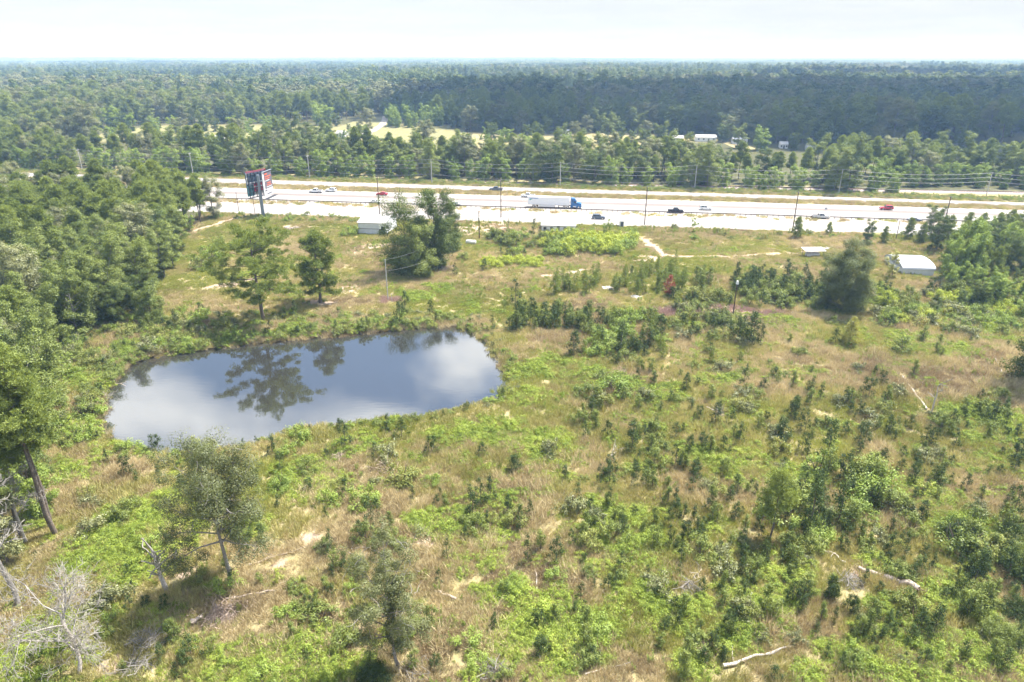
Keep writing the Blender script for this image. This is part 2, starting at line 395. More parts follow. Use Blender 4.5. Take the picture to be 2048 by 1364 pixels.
def log_clear(x, y, d):
    x = np.asarray(x, float); y = np.asarray(y, float); m = np.ones(x.shape, bool)
    for L_ in LOGS: m &= segdist(x, y + .6, [tuple(at(*p))[:2] for p in L_]) > d
    return m
def pxpoly(pts): return [tuple(at(x, y))[:2] for x, y in pts]

# highway bands: photo y at x=460 and x=1750 for every edge
ED = dict(ff0=(358, 396.6), ff1=(367.3, 404.5), fl0=(375.7, 412), fl1=(383.6, 420.3), nl0=(388.2, 425), rail=(399.8, 440), nl1=(399.2, 439.2), nf0=(409.5, 450), nf1=(426, 467.5))
def edge_line(k):
    a, b = at(460, ED[k][0]), at(1750, ED[k][1]); d = (b - a).normalized()
    return a, d
def strip(k0, k1, z, n=2, span=(-900, 900), grow=0):
    a, d = edge_line(k0); b, e = edge_line(k1); V = []
    for s_ in span:
        p = a + d * s_; q = b + e * s_
        V.append((p, q))
    return [(V[0][1].x, V[0][1].y, z), (V[1][1].x, V[1][1].y, z), (V[1][0].x, V[1][0].y, z), (V[0][0].x, V[0][0].y, z)]
RD = edge_line('nl0')[1]; ROAD_RZ = math.atan2(RD.y, RD.x)
def road_y(k, x):
    a, d = edge_line(k); return a.y + (np.asarray(x) - a.x) * d.y / d.x

TRACKS = [([(1255, 466), (1285, 480), (1312, 496), (1330, 512)], 2.2), ([(1330, 512), (1300, 520), (1270, 524)], 1.6), ([(1330, 512), (1400, 514), (1500, 510), (1600, 505), (1640, 500)], 1.5),
          ([(1170, 538), (1130, 547), (1080, 552)], 1.2), ([(350, 476), (420, 452), (470, 437), (510, 428)], 2.0), ([(420, 575), (455, 568), (500, 560)], 1.6)]
BARE = [(960, 460, 11), (1000, 452, 8), (745, 493, 6), (722, 505, 4), (1440, 624, 5), (1490, 632, 6), (1390, 620, 3), (460, 572, 3), (700, 578, 4), (960, 590, 2), (580, 455, 4), (1300, 515, 4),
        (1420, 1300, 1.6), (1290, 1250, 1.2), (560, 1130, 1), (380, 1150, 1.5), (430, 1240, 2), (1700, 1150, 1.5), (640, 605, 4), (500, 470, 5), (240, 1330, 2), (620, 1080, 1.5), (700, 1270, 1.6), (860, 1080, 1.5)]
LOGS = [[(1640, 1108), (1690, 1128), (1715, 1140), (1770, 1158), (1840, 1188)], [(1445, 1338), (1520, 1318), (1580, 1300)], [(500, 1138), (560, 1118), (625, 1094)], [(455, 1206), (550, 1186)], [(1804, 756), (1830, 790), (1862, 826)], [(1073, 1178), (1072, 1136)], [(1100, 1008), (1140, 972)], [(1362, 1182), (1402, 1146)], [(1170, 1350), (1250, 1332)], [(868, 1184), (912, 1198)],
        [(1412, 818), (1442, 834)], [(1222, 918), (1236, 902)], [(336, 1190), (338, 1180)], [(420, 1235), (470, 1235)], [(765, 935), (700, 915)]]
WOODS_PX = [(-900, 360), (200, 352), (330, 362), (450, 420), (440, 440), (368, 478), (372, 520), (330, 560), (290, 640), (210, 660), (140, 690), (115, 760), (118, 850), (100, 900), (112, 1000), (95, 1100), (60, 1180), (30, 1364), (-900, 1364)]
WOODS = pxpoly(WOODS_PX)
FIELDS_PX = [[(178, 268), (300, 257), (430, 252), (640, 248), (740, 240), (775, 258), (930, 259), (940, 300), (720, 300), (600, 300), (400, 285), (200, 284)],
             [(735, 236), (790, 226), (800, 240), (770, 262)], [(60, 139), (120, 139), (120, 144), (60, 144)], [(1118, 184), (1195, 184), (1190, 206), (1112, 206)], [(920, 172), (962, 172), (962, 184), (918, 184)], [(640, 186), (700, 184), (700, 192), (640, 194)]]
CLEAR_PX = [[(940, 270), (1150, 270), (1330, 274), (1350, 302), (1200, 306), (940, 304)], [(1335, 272), (1400, 268), (1440, 272), (1440, 292), (1350, 292)], [(1460, 280), (1500, 280), (1500, 296), (1460, 296)]]
FIELDS = [pxpoly(f) for f in FIELDS_PX]

# ground sheet
def graded(lo, hi, step, far_lo, far_hi):
    mid = list(np.arange(lo, hi + .01, step)); s_ = step; a = []; x = lo
    while x > far_lo: s_ *= 1.22; x -= s_; a.append(x)
    b = []; x = mid[-1]; s_ = step
    while x < far_hi: s_ *= 1.22; x += s_; b.append(x)
    return np.array(a[::-1] + mid + b)
xs = graded(-150, 185, .9, -26000, 26000); ys = graded(36, 245, .9, -1500, 26000)
GX, GY = np.meshgrid(xs, ys); gx, gy = GX.ravel(), GY.ravel()
nx, ny = len(xs), len(ys)
i, j = np.meshgrid(np.arange(nx - 1), np.arange(ny - 1)); b0 = (j * nx + i).ravel()
gm = MB(); gm.add(np.stack([gx, gy, gz(gx, gy)], 1), np.stack([b0, b0 + 1, b0 + nx + 1, b0 + nx], 1), 0, True)
ground = gm.build('ground', 'ground')
tag(ground, 'grassy cleared land running out to the horizon', 'ground', kind='structure')
def setattr_f(me, nm, v):
    a = me.attributes.new(nm, 'FLOAT', 'POINT'); a.data.foreach_set('value', v.astype(np.float32))
bare = np.zeros(len(gx))
for pts, wd in TRACKS:
    d = segdist(gx, gy, pxpoly(pts)); bare = np.maximum(bare, 1 - smooth(wd * .5, wd * 1.3, d))
for x, y, r in BARE:
    p_ = at(x, y); d = np.hypot((gx - p_.x) * .8, gy - p_.y); bare = np.maximum(bare, .72 * (1 - smooth(r * .4, r * 1.5, d)))
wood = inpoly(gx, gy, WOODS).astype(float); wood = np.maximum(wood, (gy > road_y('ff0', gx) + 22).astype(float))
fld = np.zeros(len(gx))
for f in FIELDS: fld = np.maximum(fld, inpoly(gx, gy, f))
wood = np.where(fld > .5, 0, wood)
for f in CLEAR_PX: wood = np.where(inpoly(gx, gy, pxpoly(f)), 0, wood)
psd = pond_sd(gx, gy)
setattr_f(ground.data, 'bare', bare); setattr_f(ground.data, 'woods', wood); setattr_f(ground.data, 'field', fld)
setattr_f(ground.data, 'mud', 1 - smooth(.2, 1.6, psd))

# pond surface
pm = MB(); cx = np.mean([p[0] for p in POND]); cy_ = np.mean([p[1] for p in POND])
pm.poly([(cx + (p[0] - cx) * 1.06, cy_ + (p[1] - cy_) * 1.06, WATER_Z) for p in POND])
pond = pm.build('pond_water', 'water'); tag(pond, 'still pond mirroring clouds and a wide pine', 'pond', kind='structure')

# highway
def road(name, k0, k1, z, m, label, cat='road'):
    mb = MB(); V = strip(k0, k1, z); n = 60; A = np.array(V)
    for q in range(n):
        a_, b_ = q / n, (q + 1) / n
        mb.poly([A[0] + (A[1] - A[0]) * a_, A[0] + (A[1] - A[0]) * b_, A[3] + (A[2] - A[3]) * b_, A[3] + (A[2] - A[3]) * a_])
    return tag(mb.build(name, m), label, cat, kind='structure')
road('far_frontage_road', 'ff0', 'ff1', .05, 'concrete_far', 'narrow concrete frontage road nearest the tree belt')
road('far_carriageway', 'fl0', 'fl1', .05, 'concrete', 'pale concrete carriageway with traffic heading towards the billboard')
road('median_shoulder', 'fl1', 'nl0', .045, 'asphalt_shoulder', 'darker paved median strip between the two carriageways')
road('near_carriageway', 'nl0', 'nl1', .05, 'concrete', 'pale concrete carriageway carrying the semi truck')
road('guardrail_verge', 'nl1', 'nf0', .03, 'verge_soil', 'sandy verge under the guardrail', 'verge')
road('near_frontage_road', 'nf0', 'nf1', .05, 'concrete', 'wide concrete frontage road nearest the pond')
def median_strip():
    return None

# ------------------------------------------------------------------ plant prototypes
def unit(a): return a / (np.linalg.norm(a, axis=-1, keepdims=True) + 1e-9)
def rsph(r, n): return unit(r.normal(size=(n, 3)))
def frame(nrm, r):
    t_ = unit(np.cross(nrm, rsph(r, len(nrm)))); return t_, unit(np.cross(nrm, t_))
def leafball(mb, r, c, rad, n, Ln, asp=.6, up=.7, flat=.75, mat=0, shell=.45, rnd=.6):
    d = rsph(r, n); q = (shell + (1 - shell) * r.rand(n)) * 1.0
    rr = q[:, None] * rad * (0.75 + .5 * r.rand(n, 1)); C = c + d * rr * np.array([1, 1, flat])
    nrm = unit(d * 1.0 + rsph(r, n) * rnd + np.array([0, 0, up])); t_, b_ = frame(nrm, r)
    l = Ln * (.65 + .7 * r.rand(n)); mb.rhomb(C, t_, b_, l, l * asp, mat)
def needleball(mb, r, c, rad, n, Ln, Wd, mat=0, up=.5, flat=.7):
    nt_ = max(1, n // 7)
    tips = c + rsph(r, nt_) * rad * (.3 + .7 * r.rand(nt_, 1)) * np.array([1, 1, flat])
    C = np.repeat(tips, 7, 0); d = unit(rsph(r, len(C)) + np.array([0, 0, up]) + unit(C - c + 1e-6) * .5)
    l = Ln * (.7 + .6 * r.rand(len(C))); s_ = unit(np.cross(d, rsph(r, len(C))))
    mb.rhomb(C + d * l[:, None] / 2, d, s_, l, Wd)
def limb(r, a, d, ln, n=5, up=.25, wig=.12):
    P = [np.array(a, float)]; d = np.array(d, float)
    for q in range(n):
        d = unit(d + np.array([0, 0, up / n]) + r.normal(size=3) * wig); P.append(P[-1] + d * ln / n)
    return np.array(P)
def broad(seed, H=15, R=5, base=.25, nl=13, sub=5, nleaf=70, Ln=.30, rad=1.15, tr=.28, gap=.0, flat=.75, low=.0, twigs=False, top=1.0, mats=('bark_grey', 'broad_leaves')):
    r = np.random.RandomState(seed); T = MB(); C = MB(); k = 7
    tz = np.linspace(0, H * .86, 9); wig = np.cumsum(r.normal(size=(9, 2)) * H * .008, 0); wig[0] = 0
    tp = np.stack([wig[:, 0], wig[:, 1], tz], 1); T.tube(tp, tr * (1 - .85 * np.linspace(0, 1, 9)) * np.where(tz < .5, 1.25, 1), k)
    ang = r.rand() * 6.28; ctr = []
    for q in range(nl):
        f = (q + .5) / nl; zf = base + (.90 - base) * f ** .9; ang += 2.4 + r.normal() * .35
        hz_ = H * zf * .93; ti = np.interp(hz_, tz, np.arange(9)); a = np.array([np.interp(hz_, tz, tp[:, 0]), np.interp(hz_, tz, tp[:, 1]), min(hz_, tz[-1])])
        env = R * math.sqrt(max(.08, 1 - abs((zf - (.48 + .1 * top)) / .55) ** 2.2)) * (.7 + .42 * r.rand())
        el = .15 + .9 * f + r.normal() * .12
        P = limb(r, a - np.array([0, 0, .08 * H * (1 - f)]), [math.cos(ang) * math.cos(el), math.sin(ang) * math.cos(el), math.sin(el)], env / max(.45, math.cos(el)) * .92, 5, .3, .13)
        T.tube(P, tr * .42 * (1 - .5 * f) * np.linspace(1, .22, 6), 5, cap=False)
        for s_ in range(sub):
            u_ = .42 + .58 * (s_ + r.rand() * .7) / sub; i0 = min(4, int(u_ * 5)); b_ = P[i0] + (P[i0 + 1] - P[i0]) * (u_ * 5 - i0)
            dd = unit(r.normal(size=3) + unit(P[-1] - P[0]) * .6 + np.array([0, 0, .35])); S = limb(r, b_, dd, R * (.16 + .2 * r.rand()), 3, .2, .15)
            T.tube(S, tr * .14 * np.linspace(1, .3, 4), 4, cap=False)
            if r.rand() > gap: ctr.append(S[-1])
        if r.rand() > gap: ctr.append(P[-1])
    ctr += [tp[-1] + np.array([0, 0, H * .05]) + r.normal(size=3) * R * .12 for _ in range(3)]
    for c_ in ctr:
        leafball(C, r, c_, rad * (.65 + .6 * r.rand()) * R / 5, int(nleaf * (.6 + .7 * r.rand())), Ln, flat=flat, shell=.6, rnd=.45)
    if low:                                             # foliage hanging to the ground (vines)
        for q in range(int(low)):
            a_ = r.rand() * 6.28; rr = R * (.35 + .55 * r.rand()); z_ = H * (.02 + .5 * r.rand() ** 1.2)
            leafball(C, r, np.array([math.cos(a_) * rr * (.6 + .4 * z_ / H), math.sin(a_) * rr * (.6 + .4 * z_ / H), z_]), 1.3 * R / 5, nleaf, Ln, flat=1.2)
    if twigs:
        for q in range(int(twigs)):
            P = limb(r, ctr[r.randint(len(ctr))] - r.normal(size=3) * .8, unit(r.normal(size=3) + np.array([0, 0, -.1])), 1.2 + 1.6 * r.rand(), 4, -.1, .25)
            T.tube(P, .045 * np.linspace(1, .35, 5), 4, 1, cap=False)
    return T, C, mats
def pine(seed, H=20, R=4.2, base=.42, nb=34, ncl=4, nn=56, Ln=.42, Wd=.07, rad=.95, tr=.26, droop=.0, rnd=.5, mats=('bark', 'pine_needles'), spread=1.0, k=7, sway=.006, flat=.7):
    r = np.random.RandomState(seed); T = MB(); C = MB()
    tz = np.linspace(0, H * .97, 9); wig = np.cumsum(r.normal(size=(9, 2)) * H * sway, 0); wig[0] = 0
    tp = np.stack([wig[:, 0], wig[:, 1], tz], 1); T.tube(tp, tr * (1 - .82 * np.linspace(0, 1, 9)), k)
    ang = 0
    for q in range(nb):
        f = (q + r.rand()) / nb; zf = base + (1 - base) * f; ang += 2.4 + r.normal() * .5; hz_ = H * zf * .96
        a = np.array([np.interp(hz_, tz, tp[:, 0]), np.interp(hz_, tz, tp[:, 1]), hz_])
        env = R * ((1 - f) ** rnd) * (.45 + .65 * min(1, f * 3.5 + .25)) * (.6 + .5 * r.rand())
        el = -.1 + .75 * f + r.normal() * .12 - droop
        P = limb(r, a, [math.cos(ang) * math.cos(el), math.sin(ang) * math.cos(el), math.sin(el)], env, 5, .35, .1)
        T.tube(P, tr * .26 * (1 - .5 * f) * np.linspace(1, .2, 6), 4, cap=False)
        m_ = max(1, int(round(ncl * env / R * 1.5)))
        for s_ in range(m_):
            u_ = 1 - .62 * s_ / max(1, m_) * (.7 + .6 * r.rand()); i0 = min(4, int(u_ * 5)); b_ = P[i0] + (P[i0 + 1] - P[i0]) * (u_ * 5 - i0)
            off = r.normal(size=3) * env * .16 * spread * np.array([1, 1, .3]) + np.array([0, 0, .12])
            needleball(C, r, b_ + off, rad * (.6 + .6 * r.rand()), int(nn * (.6 + .7 * r.rand())), Ln, Wd, 0, .5, flat)
    needleball(C, r, np.array([tp[-1, 0], tp[-1, 1], H * .98]), rad * .8, nn, Ln, Wd)
    return T, C, mats
def meshes(nm, tcm):
    T, C, mats = tcm
    tm = list(mats[:-1]); both = MB(); both.merge(T, 0); both.merge(C, len(tm))
    return dict(trunk=T.mesh('trunk', tm), crown=C.mesh('crown', [mats[-1]]), both=both.mesh(nm, tm + [mats[-1]]))
PROTO = {}
def proto_obj(nm, me):
    o = bpy.data.objects.new(nm, me); return o
def reg(nm, tcm): d = meshes(nm, tcm); d['obj'] = proto_obj(nm, d['both']); PROTO[nm] = d; return d
# near woods and belts
for q, (H, R, b_, nb) in enumerate([(20, 4.0, .40, 36), (21, 3.6, .46, 32), (18, 3.8, .34, 36), (22, 4.4, .5, 34)]):
    reg('pine_%d' % q, pine(10 + q, H, R, b_, nb + 6, 5, 105, .52, .12, 1.15))
for q, (H, R, b_) in enumerate([(15, 4.8, .18), (17, 5.2, .22), (13, 4.6, .12), (16, 4.4, .16)]):
    reg('broad_%d' % q, broad(30 + q, H, R, b_, 18, 6, 190, .27, 1.35, mats=('bark_grey', ('broad_leaves', 'oak_leaves', 'vine_leaves', 'broad_leaves')[q])))
for q, (H, R) in enumerate([(9, 3.4), (10, 3.0), (8, 3.6)]):
    reg('lush_%d' % q, broad(40 + q, H, R, .06, 13, 5, 130, .27, 1.35, .14, low=18, mats=('bark_grey', 'lush_leaves')))
for q in range(2): reg('pinelow_%d' % q, pine(25 + q, 10, 3.2, .06, 40, 4, 100, .42, .09, .9, .14, rnd=.6))
# far trees, coarser leaves
for q, (H, R, b_) in enumerate([(17, 5.4, .15), (15, 5.8, .12), (18, 4.8, .2)]):
    reg('farbroad_%d' % q, broad(50 + q, H, R * 1.12, b_, 12, 3, 46, .95, 1.6, mats=('bark_grey', ('far_leaves', 'vine_leaves', 'oak_leaves')[q])))
for q, (H, R) in enumerate([(21, 4.0), (19, 3.8)]):
    reg('farpine_%d' % q, pine(60 + q, H, R, .4, 22, 3, 34, .9, .42, 1.3, mats=('bark', 'far_leaves')))
# a clump of many crowns for the distance
r = np.random.RandomState(5)
for q in range(2):
    cl = MB()
    for s_ in range(16):
        cxy = r.uniform(-16, 16, 2); h_ = r.uniform(12, 19); rr = r.uniform(3.5, 6)
        for u_ in range(4):
            leafball(cl, r, np.array([*cxy, h_ - rr * .7]) + r.normal(size=3) * rr * .4, rr * .75, 18, 2.6, .8, .8, .8, 0, .8, .3)
    PROTO['clump_%d' % q] = dict(obj=proto_obj('far_crowns_%d' % q, cl.mesh('far_crowns', ['far_leaves'])))
# saplings, shrubs, brambles, weeds, grass
def sapling(seed, H=2.6, R=.8, n=16, nleaf=52, Ln=.12, m='sapling_leaves'):
    r = np.random.RandomState(seed); mb = MB()
    for q in range(1 + r.randint(2)):
        o_ = r.normal(size=2) * .25 * q
        mb.tube([[*o_, 0], [*(o_ + r.normal(size=2) * .06), H * .5], [*(o_ + r.normal(size=2) * .12), H * .95]], [.04, .03, .012], 4, 0, cap=False)
        for s_ in range(n):
            f = (s_ + r.rand()) / n; a_ = r.rand() * 6.28; e = R * (1 - f) ** .6 * (.35 + .65 * r.rand())
            leafball(mb, r, np.array([o_[0] + math.cos(a_) * e, o_[1] + math.sin(a_) * e, H * (.08 + .9 * f)]), .30 + .12 * r.rand(), nleaf, Ln, .55, .5, 1.0, 1, .2)
    return proto_obj('sapling', mb.mesh('sapling', ['bark', m]))
def shrub(seed, H=1.8, R=1.3, n=24, nleaf=90, Ln=.115, m='broad_leaves'):
    r = np.random.RandomState(seed); mb = MB()
    for q in range(7):
        P = limb(r, [r.normal() * .12, r.normal() * .12, 0], unit(np.array([r.normal(), r.normal(), 1.6])), H * .8, 4, .2, .15); mb.tube(P, np.linspace(.035, .01, 5), 4, 0, cap=False)
    for q in range(n):
        d = rsph(r, 1)[0]; d[2] = abs(d[2]); rr = (.45 + .5 * r.rand())
        leafball(mb, r, np.array([d[0] * R * rr, d[1] * R * rr, H * (.18 + .68 * d[2] * rr)]), .42 * (.7 + .5 * r.rand()) * R / 1.3, nleaf, Ln, .6, .7, .85, 1, .25)
    return proto_obj('shrub', mb.mesh('shrub', ['bark', m]))
def bramble(seed, R=1.5, H=.75, n=30, nleaf=75, Ln=.115, m='bramble_leaves'):
    r = np.random.RandomState(seed); mb = MB()
    for q in range(n):
        a_ = r.rand() * 6.28; rr = math.sqrt(r.rand()) * R; h_ = H * (1 - .75 * (rr / R) ** 2) * (.55 + .6 * r.rand())
        leafball(mb, r, np.array([math.cos(a_) * rr, math.sin(a_) * rr, h_ * .75]), .42, nleaf, Ln, .7, 1.0, .55, 0, .2)
    for q in range(5):                                    # arching canes
        a_ = r.rand() * 6.28; d = np.array([math.cos(a_), math.sin(a_)]); P = [[*(d * R * .3 * u_ * 3), H * (.4 + 1.7 * u_ * (1.25 - u_))] for u_ in np.linspace(0, 1, 5)]
        mb.tube(P, np.linspace(.02, .008, 5), 3, 0, cap=False)
    return proto_obj('bramble', mb.mesh('bramble', [m]))
def plume(seed, H=1.3, n=70, m='weed_leaves'):            # feathery upright weeds
    r = np.random.RandomState(seed); mb = MB()
    for q in range(5):
        b_ = r.normal(size=2) * .22; h_ = H * (.6 + .5 * r.rand()); tip = b_ + r.normal(size=2) * .2
        f = r.rand(n); C = np.stack([b_[0] + (tip[0] - b_[0]) * f, b_[1] + (tip[1] - b_[1]) * f, h_ * (.1 + .9 * f)], 1)
        d = unit(rsph(r, n) * np.array([1, 1, .5]) + np.array([0, 0, .9])); l = .28 * (1.15 - .6 * f); mb.rhomb(C + d * l[:, None] / 2, d, unit(np.cross(d, rsph(r, n))), l, .045)
    return proto_obj('weed', mb.mesh('weed', [m]))
def tuft(seed, m, R=.95, n=300, H=.62, Wd=.034, lean=.4, seedheads=0):
    r = np.random.RandomState(seed); mb = MB(); k = 9
    cc = r.uniform(-R, R, (k * 3, 2)); C = cc[r.randint(len(cc), size=n)] + r.normal(size=(n, 2)) * .07
    d = unit(np.concatenate([r.normal(size=(n, 2)) * lean, np.ones((n, 1))], 1)); l = H * (.5 + .8 * r.rand(n))
    P = np.concatenate([C, np.zeros((n, 1))], 1); mb.rhomb(P + d * l[:, None] / 2, d, unit(np.cross(d, rsph(r, n))), l, Wd)
    return proto_obj('grass_patch', mb.mesh('grass_patch', [m]))
SAP = [sapling(70 + q, 2.4 + .5 * (q % 3), .7 + .12 * q, 14 + 2 * q) for q in range(4)]
SAPL = [sapling(80 + q, 2.4, .8, 14, 52, .12, 'broad_leaves') for q in range(2)]
SHR = [shrub(90 + q, 1.7 + .25 * q, 1.25 + .12 * q) for q in range(3)]
SHRL = [shrub(95 + q, 1.8, 1.4, 24, 90, .12, 'lush_leaves') for q in range(2)]
SHRY = [shrub(100 + q, 2.4, 1.7, 26, 90, .15, 'yellow_leaves') for q in range(2)]
SHRO = [shrub(104, 1.6, 1.3, 20, 80, .12, 'bramble_dark'), shrub(105, 1.5, 1.3, 18, 70, .12, 'oak_leaves')]
BIG = [shrub(106, 4.3, 3.0, 70, 210, .14), shrub(107, 4.0, 2.7, 64, 200, .14, 'sapling_leaves')]
YPINE = []
for q in range(3):
    T, C, mm = pine(110 + q, 4.2 + q * .8, 1.25 + .15 * q, .06, 24, 3, 42, .34, .06, .48, .07, rnd=.7); b_ = MB(); b_.merge(T, 0); b_.merge(C, 1)
    YPINE.append(proto_obj('young_pine', b_.mesh('young_pine', ['bark', 'pine_needles'])))
BRA = [bramble(120 + q, 1.5 + .15 * q, 1.0 + .15 * q) for q in range(3)] + [bramble(124 + q, 1.4, .65, 26, 70, .115, 'bramble_dark') for q in range(2)]
WEED = [plume(130), plume(131, 1.6), plume(132, 1.1, 70, 'grass_green')]
GRS = [tuft(140, 'grass_dry'), tuft(141, 'grass_dry', H=.8, lean=.6), tuft(142, 'grass_olive'), tuft(143, 'grass_olive', H=.6), tuft(144, 'grass_green', H=.5), tuft(145, 'grass_brown', H=.55, lean=.7), tuft(146, 'grass_pink', H=.9, lean=.5)]

# ------------------------------------------------------------------ scattering
def stuff(name, protos, P, idx, scl, rz, label, cat, rx=None):
    """one object holding uncountable growth: prototypes on points"""
    me = bpy.data.meshes.new(name); n = len(P); me.vertices.add(n); me.vertices.foreach_set('co', np.asarray(P, np.float32).ravel())
    a = me.attributes.new('idx', 'INT', 'POINT'); a.data.foreach_set('value', np.asarray(idx, np.int32))
    a = me.attributes.new('scl', 'FLOAT_VECTOR', 'POINT'); s_ = np.asarray(scl, np.float32); s_ = np.repeat(s_[:, None], 3, 1) if s_.ndim == 1 else s_; a.data.foreach_set('vector', s_.ravel())
    a = me.attributes.new('rot', 'FLOAT_VECTOR', 'POINT'); R = np.zeros((n, 3), np.float32); R[:, 2] = rz
    if rx is not None: R[:, 0] = rx
    a.data.foreach_set('vector', R.ravel())
    o = bpy.data.objects.new(name, me); COL.objects.link(o)
    g = bpy.data.node_groups.new(name, 'GeometryNodeTree')
    g.interface.new_socket('Geometry', in_out='INPUT', socket_type='NodeSocketGeometry'); g.interface.new_socket('Geometry', in_out='OUTPUT', socket_type='NodeSocketGeometry')
    gi = N(g, 'NodeGroupInput'); go = N(g, 'NodeGroupOutput'); jn = N(g, 'GeometryNodeJoinGeometry')
    def na(nm, typ): x = N(g, 'GeometryNodeInputNamedAttribute', data_type=typ); x.inputs['Name'].default_value = nm; return x.outputs[0]
    ai, as_, ar = na('idx', 'INT'), na('scl', 'FLOAT_VECTOR'), na('rot', 'FLOAT_VECTOR')
    for q, po in enumerate(protos):
        cmpn = N(g, 'FunctionNodeCompare', data_type='INT', operation='EQUAL'); g.links.new(ai, cmpn.inputs[2]); cmpn.inputs[3].default_value = q
        oi = N(g, 'GeometryNodeObjectInfo'); oi.inputs['Object'].default_value = po; oi.inputs['As Instance'].default_value = True
        ip = N(g, 'GeometryNodeInstanceOnPoints'); g.links.new(gi.outputs[0], ip.inputs['Points']); g.links.new(cmpn.outputs[0], ip.inputs['Selection'])
        g.links.new(oi.outputs['Geometry'], ip.inputs['Instance']); g.links.new(ar, ip.inputs['Rotation']); g.links.new(as_, ip.inputs['Scale']); g.links.new(ip.outputs[0], jn.inputs[0])
    g.links.new(jn.outputs[0], go.inputs[0])
    md = o.modifiers.new('scatter', 'NODES'); md.node_group = g
    return tag(o, label, cat, kind='stuff')
R0 = np.random.RandomState(77)
def in_view(P, m=60, top=None):
    u, v, z = project(P); return (u > -m) & (u < 2048 + m) & (v < 1364 + m) & (np.asarray(P)[..., 1] > 10)
def wedge(r, n, d0, d1, margin=1.12):
    """random ground points in the view wedge between distances d0..d1, even per area"""
    Y = np.sqrt(r.uniform(d0 ** 2, d1 ** 2, n)); hw = (Y * CT + CAMH * ST) * 1024 / F * margin
    return r.uniform(-1, 1, n) * hw, Y

# --- trees: (x, y, scale, proto, kind, region)
TREES = []
def put(x, y, s_, nm, region): TREES.append((float(x), float(y), float(s_), nm, region))
PN = ['pine_0', 'pine_1', 'pine_2', 'pine_3']; BN = ['broad_0', 'broad_1', 'broad_2', 'broad_3']; LN = ['lush_0', 'lush_1', 'lush_2']
def poisson(X, Y, d):
    keep = []; grid = {}
    for k_, (x, y) in enumerate(zip(X, Y)):
        dd = d[k_] if np.ndim(d) else d; c_ = (int(x // dd), int(y // dd)); ok = True
        for a in (-1, 0, 1):
            for b in (-1, 0, 1):
                for (u, v) in grid.get((c_[0] + a, c_[1] + b), ()):
                    if (u - x) ** 2 + (v - y) ** 2 < dd * dd: ok = False
        if ok: grid.setdefault(c_, []).append((x, y)); keep.append(k_)
    return np.array(keep, int)
# woods left of the pond
X = R0.uniform(-235, -25, 9000); Y = R0.uniform(36, 290, 9000)
m = inpoly(X, Y, WOODS) & (segdist(X, Y, WOODS, True) > .8) & (Y < road_y('nf1', X) - 6); X, Y = X[m], Y[m]
k = poisson(X, Y, 4.5); X, Y = X[k], Y[k]
m = in_view(np.stack([X, Y, np.full(len(X), 16.0)], 1), 150); X, Y = X[m], Y[m]
edge = segdist(X, Y, WOODS, True)
for x, y, e in zip(X, Y, edge):
    f = vnoise(x, y, 26, 21) + R0.normal() * .16
    pinep = .5 if y > 105 else .42
    hs = .87 if y > 165 else .84 if y > 95 else .92
    if y < 62 and f > .3: continue                          # thin, partly dead corner
    if f > pinep: put(x, y, hs * R0.uniform(.62, 1.1), BN[R0.randint(4)], 'woods')
    elif e < 5 and R0.rand() < .5: put(x, y, R0.uniform(.5, .95), (LN + BN)[R0.randint(7)], 'woods')
    else: put(x, y, hs * R0.uniform(.7, 1.18), PN[R0.randint(4)], 'woods')
# belt behind the highway
X = R0.uniform(-460, 470, 9000); ey = road_y('ff0', X); Y = ey + R0.uniform(6, 110, 9000)
dep = Y - ey; front = np.where(X > 165, 30, 10) + 4 * vnoise(X, Y * 0, 30, 3); m = (dep > front) & (dep < front + 26 + 22 * vnoise(X, X * 0, 60, 4)); X, Y, dep, front = X[m], Y[m], dep[m], front[m]
u_, v_, _ = project(np.stack([X, Y, X * 0], 1)); k = poisson(X, Y, 5.8)
for x, y, d in zip(X[k], Y[k], (dep - front)[k]):
    q = R0.rand()
    if d < 7: put(x, y, R0.uniform(.7, 1.15), LN[R0.randint(3)] if q < .7 else BN[R0.randint(4)], 'belt')
    elif d < 14: put(x, y, R0.uniform(.55, .9), (BN + LN)[R0.randint(7)], 'belt')
    elif q < .5: put(x, y, R0.uniform(.62, .92) * (1.12 if x < -60 else 1), PN[R0.randint(4)], 'belt')
    else: put(x, y, R0.uniform(.7, 1.05), BN[R0.randint(4)], 'belt')
